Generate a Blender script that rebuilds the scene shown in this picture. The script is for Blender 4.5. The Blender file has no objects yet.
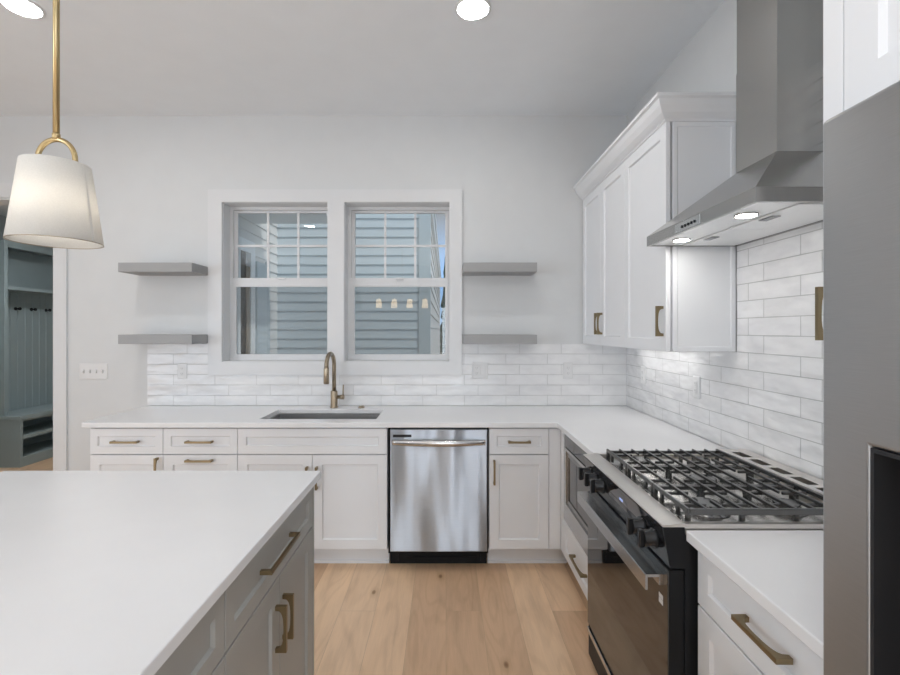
import bpy, bmesh, math, random
from mathutils import Vector, Matrix
random.seed(7)
sc = bpy.context.scene
col = sc.collection
PI = math.pi

# ------------------------------------------------------------------ camera, sky, sun, added fill lamps, exposure
cam_d = bpy.data.cameras.new('camera')
cam_d.sensor_width = 36.0
cam_d.lens = 36.0 * 472.0 / 900.0
cam_d.shift_x = 4.0 / 900.0
cam_d.shift_y = -7.5 / 900.0
cam_d.clip_start = 0.02
cam_d.clip_end = 300
cam = bpy.data.objects.new('camera', cam_d)
cam.location = (0, 0, 1.467)
cam.rotation_euler = (PI / 2, 0, 0)
col.objects.link(cam)
sc.camera = cam

sc.view_settings.view_transform = 'Standard'
sc.view_settings.look = 'None'
sc.view_settings.gamma = 1.0
sc.view_settings.exposure = 0.47
sc.view_settings.use_curve_mapping = False

CAN_L = 82.0          # recessed ceiling lamps
DAY_FILL_W = 46.0          # fill lamps added at made-up windows left and right behind the camera
SKY_S = 1.0
SUN_S = 1.25
WX_ = 1.335

world = bpy.data.worlds.new('sky')
sc.world = world
world.use_nodes = True
wn = world.node_tree
wn.nodes.clear()
w_out = wn.nodes.new('ShaderNodeOutputWorld')
w_bg = wn.nodes.new('ShaderNodeBackground')
w_co = wn.nodes.new('ShaderNodeTexCoord')
w_sep = wn.nodes.new('ShaderNodeSeparateXYZ')
w_sky = wn.nodes.new('ShaderNodeValToRGB')
for e, (p, c) in zip([w_sky.color_ramp.elements[0], w_sky.color_ramp.elements[1], w_sky.color_ramp.elements.new(0.25), w_sky.color_ramp.elements.new(0.09)],
                     [(0.0, (0.50, 0.68, 0.92)), (1.0, (0.13, 0.24, 0.52)), (0.25, (0.15, 0.36, 0.82)), (0.09, (0.30, 0.53, 0.92))]):
    e.position = p
    e.color = (*c, 1)
wn.links.new(w_co.outputs['Generated'], w_sep.inputs[0])
wn.links.new(w_sep.outputs['Z'], w_sky.inputs[0])
w_bg.inputs['Strength'].default_value = SKY_S
wn.links.new(w_sky.outputs[0], w_bg.inputs['Color'])
wn.links.new(w_bg.outputs[0], w_out.inputs['Surface'])

sun_d = bpy.data.lights.new('sun', 'SUN')
sun_d.energy = SUN_S
sun_d.angle = 0.02
sun = bpy.data.objects.new('sun', sun_d)
sun.rotation_euler = (0, math.radians(42), math.radians(-30))      # shines from the right, a little from behind the viewer
col.objects.link(sun)

def area(name, loc, rot, sx, sy, watts, colr=(1, 1, 1)):
    d = bpy.data.lights.new(name, 'AREA')
    d.shape = 'RECTANGLE'
    d.size = sx
    d.size_y = sy
    d.energy = watts
    d.color = colr
    o = bpy.data.objects.new(name, d)
    o.location = loc
    o.rotation_euler = rot
    col.objects.link(o)
    return o

# area lamps added as fill at made-up side windows and the rear garden door
area('daylight_fill', (-5.16, -2.3, 1.45), (PI / 2, 0, -PI / 2), 3.4, 2.0, DAY_FILL_W * 1.95, (0.86, 0.935, 1.0))
area('daylight_fill', (WX_ + 0.06, -2.4, 1.45), (PI / 2, 0, PI / 2), 3.0, 2.0, DAY_FILL_W * 0.42, (0.88, 0.945, 1.0))
area('daylight_fill', (0.55, -4.64, 1.07), (PI / 2, 0, 0), 1.4, 2.0, 36.0, (0.88, 0.945, 1.0))

# ------------------------------------------------------------------ node helpers and materials
def new_mat(name):
    m = bpy.data.materials.new(name)
    m.use_nodes = True
    nt = m.node_tree
    b = nt.nodes['Principled BSDF']
    return m, nt, b

def N(nt, typ, **kw):
    n = nt.nodes.new(typ)
    for k, v in kw.items():
        if hasattr(n, k):
            setattr(n, k, v)
        else:
            n.inputs[k].default_value = v
    return n

def coords(nt, scale=(1, 1, 1), swap=None):
    g = N(nt, 'ShaderNodeNewGeometry')
    src = g.outputs['Position']
    if swap:
        s = N(nt, 'ShaderNodeSeparateXYZ')
        nt.links.new(src, s.inputs[0])
        c = N(nt, 'ShaderNodeCombineXYZ')
        for i, a in enumerate(swap):
            if a is not None:
                nt.links.new(s.outputs['XYZ'.index(a)], c.inputs[i])
        src = c.outputs[0]
    mp = N(nt, 'ShaderNodeMapping')
    mp.inputs['Scale'].default_value = scale
    nt.links.new(src, mp.inputs[0])
    return mp.outputs[0]

def ramp(nt, fac, stops):
    r = N(nt, 'ShaderNodeValToRGB')
    els = r.color_ramp.elements
    while len(els) < len(stops):
        els.new(0.5)
    for e, (p, c) in zip(els, stops):
        e.position = p
        e.color = (c[0], c[1], c[2], 1)
    nt.links.new(fac, r.inputs[0])
    return r.outputs[0]

def bump(nt, b, h, strength=0.2, dist=0.002):
    n = N(nt, 'ShaderNodeBump')
    n.inputs['Strength'].default_value = strength
    n.inputs['Distance'].default_value = dist
    nt.links.new(h, n.inputs['Height'])
    nt.links.new(n.outputs[0], b.inputs['Normal'])
    return n

def noise(nt, vec, scale, detail=3.0, rough=0.5):
    n = N(nt, 'ShaderNodeTexNoise')
    n.inputs['Scale'].default_value = scale
    n.inputs['Detail'].default_value = detail
    n.inputs['Roughness'].default_value = rough
    if vec is not None:
        nt.links.new(vec, n.inputs['Vector'])
    return n.outputs[0]

def paint(name, c, rough=0.5, var=0.02, scale=6.0, bstr=0.03, spec=0.4):
    m, nt, b = new_mat(name)
    f = noise(nt, coords(nt), scale)
    lo = [max(0, x * (1 - var)) for x in c]
    hi = [min(1, x * (1 + var)) for x in c]
    nt.links.new(ramp(nt, f, [(0.3, lo), (0.7, hi)]), b.inputs['Base Color'])
    b.inputs['Roughness'].default_value = rough
    b.inputs['Specular IOR Level'].default_value = spec
    if bstr:
        bump(nt, b, noise(nt, coords(nt), 180.0, 2), bstr, 0.001)
    return m

def metal(name, c, rough=0.28, stretch=(1, 1, 60), aniso=0.0, wave=0.0, bstr=0.04, wscale=(3, 3, 0.6), arot=0.0):
    m, nt, b = new_mat(name)
    b.inputs['Metallic'].default_value = 1.0
    f = noise(nt, coords(nt, stretch), 18.0, 3)
    nt.links.new(ramp(nt, f, [(0.2, [x * 0.93 for x in c]), (0.8, [min(1, x * 1.05) for x in c])]), b.inputs['Base Color'])
    b.inputs['Roughness'].default_value = rough
    if aniso:
        b.inputs['Anisotropic'].default_value = aniso
        b.inputs['Anisotropic Rotation'].default_value = arot
        t = N(nt, 'ShaderNodeTangent')
        t.direction_type = 'RADIAL'
        t.axis = 'Z'
        nt.links.new(t.outputs[0], b.inputs['Tangent'])
    h = f
    if wave:
        w = noise(nt, coords(nt, wscale), 1.6, 1.0, 0.4)
        bb = bump(nt, b, w, wave, 0.06)
        b2 = N(nt, 'ShaderNodeBump')
        b2.inputs['Strength'].default_value = bstr
        b2.inputs['Distance'].default_value = 0.001
        nt.links.new(f, b2.inputs['Height'])
        nt.links.new(bb.outputs[0], b2.inputs['Normal'])
        nt.links.new(b2.outputs[0], b.inputs['Normal'])
    elif bstr:
        bump(nt, b, f, bstr, 0.001)
    return m

def emit(name, c, s):
    m, nt, b = new_mat(name)
    b.inputs['Base Color'].default_value = (0.8, 0.8, 0.8, 1)
    b.inputs['Emission Color'].default_value = (*c, 1)
    b.inputs['Emission Strength'].default_value = s
    return m

M = {}
M['wall'] = paint('wall_paint', (0.70, 0.71, 0.715), 0.7, 0.012)
M['ceiling'] = paint('ceiling_paint', (0.875, 0.905, 0.935), 0.8, 0.01)
M['trim'] = paint('trim_paint', (0.735, 0.74, 0.75), 0.4, 0.008, bstr=0.01)
M['white_cab'] = paint('white_cabinet_paint', (0.83, 0.84, 0.86), 0.5, 0.008, bstr=0.008)
M['grey_cab'] = paint('greige_cabinet_paint', (0.385, 0.382, 0.36), 0.4, 0.015, bstr=0.008)
M['shelf'] = paint('grey_shelf_paint', (0.345, 0.345, 0.345), 0.45, 0.012, bstr=0.01)
M['locker'] = paint('blue_grey_locker_paint', (0.34, 0.405, 0.415), 0.45, 0.02, bstr=0.01)
M['mudwall'] = paint('mudroom_wall_paint', (0.42, 0.45, 0.45), 0.7, 0.012)
M['black'] = paint('black_enamel', (0.014, 0.015, 0.017), 0.4, 0.1, bstr=0.0, spec=0.2)
M['iron'] = paint('cast_iron', (0.020, 0.020, 0.021), 0.22, 0.2, 40, 0.05, spec=0.5)
M['iron'].node_tree.nodes['Principled BSDF'].inputs['IOR'].default_value = 2.3
M['knob'] = paint('black_knob', (0.012, 0.013, 0.015), 0.22, 0.1, bstr=0.0)
M['dark'] = paint('dark_recess', (0.02, 0.02, 0.022), 0.6, 0.1, bstr=0.0)
M['plastic'] = paint('white_plastic', (0.76, 0.76, 0.76), 0.3, 0.005, bstr=0.0)
M['slot'] = paint('outlet_slot', (0.45, 0.45, 0.45), 0.5, 0.02, bstr=0.0)
M['steel'] = metal('brushed_steel', (0.60, 0.60, 0.60), 0.27, (60, 60, 1.0), 0.0)
M['steel_dw'] = metal('dishwasher_steel', (0.55, 0.60, 0.665), 0.46, (1, 1, 90), 0.93, 0.6, 0.02, (3.4, 3.4, 0.6), arot=0.25)
M['steel_fr'] = metal('fridge_steel', (0.44, 0.445, 0.45), 0.36, (1, 1, 90), 0.85, 0.06, 0.03, arot=0.25)
M['steel_hood'] = metal('hood_steel', (0.45, 0.445, 0.43), 0.24, (70, 70, 1), 0.0, 0.04, 0.03)
M['steel_lip'] = metal('range_steel', (0.76, 0.73, 0.69), 0.3, (1, 60, 60), 0.0)
M['sink_steel'] = metal('sink_steel', (0.55, 0.555, 0.56), 0.34, (60, 60, 1), 0.0)
M['steel_dark'] = metal('dark_steel', (0.30, 0.30, 0.30), 0.25, (1, 60, 60), 0.0)
M['pan'] = metal('cooktop_steel', (0.62, 0.60, 0.57), 0.20, (60, 60, 1), 0.0)
M['brass'] = metal('antique_brass', (0.30, 0.235, 0.14), 0.38, (40, 40, 40), 0.0)
M['gold'] = metal('brushed_gold', (0.50, 0.385, 0.205), 0.3, (40, 40, 2), 0.0)
M['bronze'] = metal('champagne_bronze', (0.42, 0.35, 0.26), 0.3, (40, 40, 2), 0.0)
M['can'] = emit('lamp_diffuser', (1.0, 0.99, 0.97), CAN_L)
M['hood_lamp'] = emit('hood_lamp', (1.0, 0.97, 0.92), 55.0)
M['led_bar'] = emit('led_strip', (1.0, 0.98, 0.95), 9.0)
M['bulb'] = emit('bulb', (1.0, 0.94, 0.87), 11.0)
M['clock'] = emit('clock_digits', (0.1, 0.3, 1.0), 0.5)
M['shade_lit'] = emit('lit_shade', (1.0, 0.72, 0.42), 3.6)

# fabric shade: light comes through it from the bulb
m, nt, b = new_mat('linen_shade')
o_ = nt.nodes['Material Output']
f = noise(nt, coords(nt, (1, 1, 1)), 260.0, 2)
nt.links.new(ramp(nt, f, [(0.3, (0.80, 0.785, 0.75)), (0.7, (0.86, 0.845, 0.81))]), b.inputs['Base Color'])
b.inputs['Roughness'].default_value = 0.9
tr = N(nt, 'ShaderNodeBsdfTranslucent')
tr.inputs['Color'].default_value = (0.86, 0.83, 0.77, 1)
mx = N(nt, 'ShaderNodeMixShader')
mx.inputs[0].default_value = 0.34
nt.links.new(b.outputs[0], mx.inputs[1])
nt.links.new(tr.outputs[0], mx.inputs[2])
nt.links.new(mx.outputs[0], o_.inputs['Surface'])
M['shade'] = m

# quartz
m, nt, b = new_mat('white_quartz')
f = noise(nt, coords(nt), 2.2, 6, 0.6)
nt.links.new(ramp(nt, f, [(0.35, (0.82, 0.82, 0.83)), (0.65, (0.85, 0.85, 0.86))]), b.inputs['Base Color'])
b.inputs['Roughness'].default_value = 0.22
M['quartz'] = m

# tile
def tile(name, swap, grout=0.66, mort=0.0016, wav=0.02):
    m, nt, b = new_mat(name)
    v = coords(nt, (1, 1, 1), swap)
    mp = N(nt, 'ShaderNodeMapping')
    mp.inputs['Location'].default_value = (0.07, -0.910, 0)
    nt.links.new(v, mp.inputs[0])
    br = N(nt, 'ShaderNodeTexBrick')
    br.offset = 0.33
    br.offset_frequency = 2
    br.inputs['Color1'].default_value = (0.835, 0.835, 0.835, 1)
    br.inputs['Color2'].default_value = (0.86, 0.86, 0.865, 1)
    br.inputs['Mortar'].default_value = (grout, grout, grout * 0.99, 1)
    br.inputs['Scale'].default_value = 1.0
    br.inputs['Mortar Size'].default_value = mort
    br.inputs['Mortar Smooth'].default_value = 0.25
    br.inputs['Bias'].default_value = 0.0
    br.inputs['Brick Width'].default_value = 0.306
    br.inputs['Row Height'].default_value = 0.0762
    nt.links.new(mp.outputs[0], br.inputs['Vector'])
    # soft cloudy glaze
    f = noise(nt, coords(nt, (1, 1, 2.2)), 7.0, 4, 0.55)
    cl = ramp(nt, f, [(0.36, (0.93, 0.93, 0.935)), (0.6, (1, 1, 1))])
    mix = N(nt, 'ShaderNodeMix', data_type='RGBA', blend_type='MULTIPLY')
    mix.inputs[0].default_value = 1.0
    nt.links.new(br.outputs['Color'], mix.inputs[6])
    nt.links.new(cl, mix.inputs[7])
    nt.links.new(mix.outputs[2], b.inputs['Base Color'])
    b.inputs['Roughness'].default_value = 0.24
    w = noise(nt, coords(nt, (1, 1, 2.6)), 6.5, 1.5, 0.4)
    b1 = N(nt, 'ShaderNodeBump')
    b1.inputs['Strength'].default_value = 0.55
    b1.inputs['Distance'].default_value = wav
    nt.links.new(w, b1.inputs['Height'])
    b2 = N(nt, 'ShaderNodeBump')
    b2.invert = True
    b2.inputs['Strength'].default_value = 1.0
    b2.inputs['Distance'].default_value = 0.003
    nt.links.new(br.outputs['Fac'], b2.inputs['Height'])
    nt.links.new(b1.outputs[0], b2.inputs['Normal'])
    nt.links.new(b2.outputs[0], b.inputs['Normal'])
    return m
M['tile_back'] = tile('white_tile_back', ('X', 'Z', None))
M['tile_right'] = tile('white_tile_right', ('Y', 'Z', None), 0.57, 0.0019, 0.04)  # darker, wider grout here paints in the shadow lines under tile edges

# oak plank floor, boards along Y
def oak(name, k=1.0):
    m, nt, b = new_mat(name)
    v = coords(nt, (1, 1, 1), ('Y', 'X', None))
    br = N(nt, 'ShaderNodeTexBrick')
    br.offset = 0.41
    br.offset_frequency = 3
    br.inputs['Color1'].default_value = (0, 0, 0, 1)
    br.inputs['Color2'].default_value = (1, 1, 1, 1)
    br.inputs['Mortar'].default_value = (0.0, 0.0, 0.0, 1)
    br.inputs['Scale'].default_value = 1.0
    br.inputs['Mortar Size'].default_value = 0.0007
    br.inputs['Mortar Smooth'].default_value = 0.1
    br.inputs['Brick Width'].default_value = 1.55
    br.inputs['Row Height'].default_value = 0.185
    nt.links.new(v, br.inputs['Vector'])
    board = ramp(nt, br.outputs['Color'], [(0.0, [x * k for x in (0.68, 0.455, 0.288)]), (0.35, [x * k for x in (0.88, 0.61, 0.395)]),
                                           (0.7, [x * k for x in (0.91, 0.66, 0.44)]), (1.0, [x * k for x in (0.87, 0.64, 0.45)])])
    # per board shift of the grain
    sh = N(nt, 'ShaderNodeVectorMath', operation='MULTIPLY_ADD')
    nt.links.new(br.outputs['Color'], sh.inputs[0])
    sh.inputs[1].default_value = (7.0, 3.0, 5.0)
    nt.links.new(coords(nt, (1, 1, 1)), sh.inputs[2])
    mp = N(nt, 'ShaderNodeMapping')
    mp.inputs['Scale'].default_value = (5.0, 0.9, 1.0)
    nt.links.new(sh.outputs[0], mp.inputs[0])
    g1 = noise(nt, mp.outputs[0], 2.2, 5, 0.6)
    mp2 = N(nt, 'ShaderNodeMapping')
    mp2.inputs['Scale'].default_value = (90.0, 3.0, 1.0)
    nt.links.new(sh.outputs[0], mp2.inputs[0])
    g2 = noise(nt, mp2.outputs[0], 2.0, 3, 0.6)
    # cathedral rings
    mp3 = N(nt, 'ShaderNodeMapping')
    mp3.inputs['Scale'].default_value = (4.2, 0.75, 1.0)
    nt.links.new(sh.outputs[0], mp3.inputs[0])
    fg = noise(nt, mp3.outputs[0], 1.5, 1.0, 0.4)
    mu = N(nt, 'ShaderNodeMath', operation='MULTIPLY')
    nt.links.new(fg, mu.inputs[0])
    mu.inputs[1].default_value = 62.0
    sn = N(nt, 'ShaderNodeMath', operation='SINE')
    nt.links.new(mu.outputs[0], sn.inputs[0])
    ma = N(nt, 'ShaderNodeMath', operation='MULTIPLY_ADD')
    nt.links.new(sn.outputs[0], ma.inputs[0])
    ma.inputs[1].default_value = 0.5
    ma.inputs[2].default_value = 0.5
    c1 = ramp(nt, g1, [(0.28, (0.83, 0.80, 0.77)), (0.5, (0.98, 0.97, 0.96)), (0.7, (1.03, 1.02, 1.01))])
    c2 = ramp(nt, g2, [(0.3, (0.955, 0.95, 0.94)), (0.6, (1.01, 1.01, 1.01))])
    c3 = ramp(nt, ma.outputs[0], [(0.0, (0.94, 0.925, 0.905)), (0.4, (1.0, 1.0, 1.0))])
    # knots
    vo = N(nt, 'ShaderNodeTexVoronoi')
    vo.voronoi_dimensions = '2D'
    vo.inputs['Scale'].default_value = 1.7
    mp4 = N(nt, 'ShaderNodeMapping')
    mp4.inputs['Scale'].default_value = (1.6, 0.8, 1.0)
    nt.links.new(sh.outputs[0], mp4.inputs[0])
    nt.links.new(mp4.outputs[0], vo.inputs['Vector'])
    c4 = ramp(nt, vo.outputs['Distance'], [(0.0, (0.36, 0.28, 0.21)), (0.02, (0.52, 0.43, 0.35)), (0.035, (0.88, 0.85, 0.80)), (0.09, (1, 1, 1))])
    cur = board
    for c in (c1, c2, c3, c4):
        mix = N(nt, 'ShaderNodeMix', data_type='RGBA', blend_type='MULTIPLY')
        mix.inputs[0].default_value = 1.0
        nt.links.new(cur, mix.inputs[6])
        nt.links.new(c, mix.inputs[7])
        cur = mix.outputs[2]
    mo = N(nt, 'ShaderNodeMix', data_type='RGBA', blend_type='MIX')
    nt.links.new(br.outputs['Fac'], mo.inputs[0])
    nt.links.new(cur, mo.inputs[6])
    mo.inputs[7].default_value = (0.52 * k, 0.355 * k, 0.22 * k, 1)
    nt.links.new(mo.outputs[2], b.inputs['Base Color'])
    b.inputs['Roughness'].default_value = 0.42
    bump(nt, b, g2, 0.06, 0.001)
    return m
M['oak'] = oak('oak_planks')

# siding: lapped boards are modelled, the paint is plain
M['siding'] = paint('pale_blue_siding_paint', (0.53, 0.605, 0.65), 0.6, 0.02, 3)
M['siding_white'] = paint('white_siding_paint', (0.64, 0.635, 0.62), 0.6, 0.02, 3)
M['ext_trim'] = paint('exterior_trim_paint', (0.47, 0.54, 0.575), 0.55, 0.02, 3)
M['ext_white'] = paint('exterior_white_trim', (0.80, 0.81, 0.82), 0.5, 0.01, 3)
M['ext_brown'] = paint('dark_brown_curtain', (0.055, 0.047, 0.04), 0.6, 0.1, 8)
M['ext_tan'] = paint('tan_blind', (0.25, 0.205, 0.155), 0.6, 0.08, 8)
M['roof'] = paint('roof_shingle', (0.16, 0.165, 0.17), 0.9, 0.2, 12, 0.3)
M['lawn'] = paint('gravel_ground', (0.22, 0.21, 0.18), 0.95, 0.5, 9, 0.4)
M['leaf'] = paint('conifer_needles', (0.035, 0.075, 0.045), 0.8, 0.4, 10, 0.3)
M['bark'] = paint('bark', (0.12, 0.09, 0.06), 0.9, 0.3, 12, 0.3)

# window glass (thin): clear with a fresnel mirror
m, nt, b = new_mat('window_glass')
o_ = nt.nodes['Material Output']
tp = N(nt, 'ShaderNodeBsdfTransparent')
tp.inputs['Color'].default_value = (0.965, 0.985, 0.98, 1)
gl = N(nt, 'ShaderNodeBsdfGlossy')
gl.inputs['Roughness'].default_value = 0.0
fr = N(nt, 'ShaderNodeFresnel')
fr.inputs['IOR'].default_value = 1.6
mx = N(nt, 'ShaderNodeMixShader')
nt.links.new(fr.outputs[0], mx.inputs[0])
nt.links.new(tp.outputs[0], mx.inputs[1])
nt.links.new(gl.outputs[0], mx.inputs[2])
nt.links.new(mx.outputs[0], o_.inputs['Surface'])
M['glass'] = m
m, nt, b = new_mat('insect_screen_mesh')
o_ = nt.nodes['Material Output']
tp = N(nt, 'ShaderNodeBsdfTransparent')
mx = N(nt, 'ShaderNodeMixShader')
mx.inputs[0].default_value = 0.20
b.inputs['Base Color'].default_value = (0.06, 0.06, 0.065, 1)
b.inputs['Roughness'].default_value = 0.9
nt.links.new(tp.outputs[0], mx.inputs[1])
nt.links.new(b.outputs[0], mx.inputs[2])
nt.links.new(mx.outputs[0], o_.inputs['Surface'])
M['screen'] = m
# black oven glass
m, nt, b = new_mat('black_oven_glass')
f = noise(nt, coords(nt), 4.0)
nt.links.new(ramp(nt, f, [(0.3, (0.010, 0.010, 0.011)), (0.7, (0.014, 0.014, 0.015))]), b.inputs['Base Color'])
b.inputs['Roughness'].default_value = 0.035
b.inputs['IOR'].default_value = 2.1
M['oven_glass'] = m
m, nt, b = new_mat('grey_microwave_glass')
f = noise(nt, coords(nt), 4.0)
nt.links.new(ramp(nt, f, [(0.3, (0.05, 0.052, 0.056)), (0.7, (0.06, 0.062, 0.066))]), b.inputs['Base Color'])
b.inputs['Roughness'].default_value = 0.05
b.inputs['IOR'].default_value = 2.1
M['mw_glass'] = m

# ------------------------------------------------------------------ mesh helpers
I4 = Matrix.Identity(4)
def frame(o, u, v, w):
    m = Matrix.Identity(4)
    for i, a in enumerate((u, v, w)):
        for r in range(3):
            m[r][i] = a[r]
    for r in range(3):
        m[r][3] = o[r]
    return m
def face_back(x, y, z):   return frame((x, y, z), (1, 0, 0), (0, 0, 1), (0, -1, 0))    # looks towards -Y
def face_right(x, y, z):  return frame((x, y, z), (0, -1, 0), (0, 0, 1), (-1, 0, 0))   # looks towards -X
def face_island(x, y, z): return frame((x, y, z), (0, 1, 0), (0, 0, 1), (1, 0, 0))     # looks towards +X

def BM():
    return bmesh.new()

def box(bm, x0, x1, y0, y1, z0, z1, bev=0.0, seg=2, mat=I4):
    x0, x1 = min(x0, x1), max(x0, x1); y0, y1 = min(y0, y1), max(y0, y1); z0, z1 = min(z0, z1), max(z0, z1)
    vs = [bm.verts.new(mat @ Vector(p)) for p in ((x0,y0,z0),(x1,y0,z0),(x1,y1,z0),(x0,y1,z0),(x0,y0,z1),(x1,y0,z1),(x1,y1,z1),(x0,y1,z1))]
    fs = [bm.faces.new([vs[i] for i in q]) for q in ((0,3,2,1),(4,5,6,7),(0,1,5,4),(1,2,6,5),(2,3,7,6),(3,0,4,7))]
    if bev > 0:
        es = list({e for f in fs for e in f.edges})
        bmesh.ops.bevel(bm, geom=es, offset=bev, segments=seg, affect='EDGES', profile=0.5, clamp_overlap=True)

def rings(bm, loops, cap0=True, cap1=True, smooth=False, closed=True):
    vs = [[bm.verts.new(p) for p in lp] for lp in loops]
    n = len(vs[0])
    for a, b in zip(vs, vs[1:]):
        for i in range(n if closed else n - 1):
            j = (i + 1) % n
            f = bm.faces.new((a[i], a[j], b[j], b[i]))
            f.smooth = smooth
    if cap0: bm.faces.new(list(reversed(vs[0])))
    if cap1: bm.faces.new(vs[-1])

def lathe(bm, prof, c=(0, 0, 0), n=32, axis='Z', cap0=True, cap1=True):
    loops = []
    for r, h in prof:
        lp = []
        for i in range(n):
            a = 2 * PI * i / n
            if axis == 'Z':   p = (c[0] + r * math.cos(a), c[1] + r * math.sin(a), c[2] + h)
            elif axis == 'X': p = (c[0] + h, c[1] + r * math.cos(a), c[2] + r * math.sin(a))
            else:             p = (c[0] + r * math.sin(a), c[1] + h, c[2] + r * math.cos(a))
            lp.append(p)
        loops.append(lp)
    rings(bm, loops, cap0, cap1, smooth=True)

def tube(bm, pts, r, n=12, cap=True):
    pts = [Vector(p) for p in pts]
    rs = r if isinstance(r, (list, tuple)) else [r] * len(pts)
    loops = []
    prev = None
    for i, p in enumerate(pts):
        if i == 0: t = pts[1] - p
        elif i == len(pts) - 1: t = p - pts[i - 1]
        else: t = (pts[i + 1] - p).normalized() + (p - pts[i - 1]).normalized()
        t.normalize()
        if prev is None:
            a = Vector((0, 0, 1)) if abs(t.z) < 0.9 else Vector((1, 0, 0))
            nrm = (a - t * a.dot(t)).normalized()
        else:
            nrm = (prev - t * prev.dot(t)).normalized()
        prev = nrm
        bn = t.cross(nrm)
        loops.append([p + (nrm * math.cos(2*PI*k/n) + bn * math.sin(2*PI*k/n)) * rs[i] for k in range(n)])
    rings(bm, loops, cap, cap, smooth=True)

def prism(bm, poly, w0, w1, mat=I4):
    """poly in local (u,v); extruded along local w from w0 to w1"""
    a = [bm.verts.new(mat @ Vector((p[0], p[1], w0))) for p in poly]
    b = [bm.verts.new(mat @ Vector((p[0], p[1], w1))) for p in poly]
    n = len(poly)
    bm.faces.new(list(reversed(a)))
    bm.faces.new(b)
    for i in range(n):
        j = (i + 1) % n
        bm.faces.new((a[i], a[j], b[j], b[i]))

def grid_solid(bm, us, vs, inside, w0, w1, mat=I4):
    """a slab with square holes: cells of the us x vs grid that are inside, from w0 to w1"""
    nu, nv = len(us) - 1, len(vs) - 1
    ok = lambda i, j: 0 <= i < nu and 0 <= j < nv and inside((us[i] + us[i+1]) / 2, (vs[j] + vs[j+1]) / 2)
    cache = {}
    def V(i, j, k):
        key = (i, j, k)
        if key not in cache:
            cache[key] = bm.verts.new(mat @ Vector((us[i], vs[j], w1 if k else w0)))
        return cache[key]
    for i in range(nu):
        for j in range(nv):
            if not ok(i, j): continue
            bm.faces.new((V(i,j,1), V(i+1,j,1), V(i+1,j+1,1), V(i,j+1,1)))
            bm.faces.new((V(i,j,0), V(i,j+1,0), V(i+1,j+1,0), V(i+1,j,0)))
            if not ok(i-1, j): bm.faces.new((V(i,j,0), V(i,j,1), V(i,j+1,1), V(i,j+1,0)))
            if not ok(i+1, j): bm.faces.new((V(i+1,j,0), V(i+1,j+1,0), V(i+1,j+1,1), V(i+1,j,1)))
            if not ok(i, j-1): bm.faces.new((V(i,j,0), V(i+1,j,0), V(i+1,j,1), V(i,j,1)))
            if not ok(i, j+1): bm.faces.new((V(i,j+1,0), V(i,j+1,1), V(i+1,j+1,1), V(i+1,j+1,0)))

def wpos(o):
    p = Vector((0, 0, 0))
    while o is not None:
        p += o.location
        o = o.parent
    return p

def obj(name, bm, mat, parent=None, label=None, cat=None, group=None, kind=None, recalc=True):
    """links a bmesh (world coordinates) as ONE mesh object whose origin is its own base"""
    if recalc:
        bmesh.ops.recalc_face_normals(bm, faces=bm.faces)
    lo = Vector((min(v.co.x for v in bm.verts), min(v.co.y for v in bm.verts), min(v.co.z for v in bm.verts)))
    hi = Vector((max(v.co.x for v in bm.verts), max(v.co.y for v in bm.verts), max(v.co.z for v in bm.verts)))
    c = Vector(((lo.x + hi.x) / 2, (lo.y + hi.y) / 2, lo.z))
    bmesh.ops.translate(bm, verts=bm.verts, vec=-c)
    me = bpy.data.meshes.new(name)
    bm.to_mesh(me)
    bm.free()
    me.materials.append(mat)
    o = bpy.data.objects.new(name, me)
    col.objects.link(o)
    o.location = c - (wpos(parent) if parent else Vector((0, 0, 0)))
    if parent: o.parent = parent
    if label: o['label'] = label
    if cat: o['category'] = cat
    if group: o['group'] = group
    if kind: o['kind'] = kind
    return o

def thing(name, loc, label, cat, group=None, kind=None):
    o = bpy.data.objects.new(name, None)
    o.empty_display_size = 0.1
    o.location = loc
    col.objects.link(o)
    if label: o['label'] = label
    if cat: o['category'] = cat
    if group: o['group'] = group
    if kind: o['kind'] = kind
    return o

def struct(name, bm, mat, parent=None, label=None):
    return obj(name, bm, mat, parent, label, kind=None if parent else 'structure')

def dup(root, loc, label=None):
    r = root.copy(); col.objects.link(r); r.location = loc
    if label: r['label'] = label
    for ch in list(root.children):
        c = ch.copy(); col.objects.link(c); c.parent = r
        for g in list(ch.children):
            d = g.copy(); col.objects.link(d); d.parent = c
    return r

# ------------------------------------------------------------------ the setting
WY = 3.482            # back wall plane
WX = 1.335            # right wall plane
CZ = 3.049            # ceiling height
WIN = [(-1.646, -0.871), (-0.748, 0.024)]
WINW = [(a, b_ + 0.022) for a, b_ in WIN]
WZ0, WZ1 = 1.234, 2.406
DX0, DX1, DZ = -3.85, -2.876, 2.448

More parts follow.
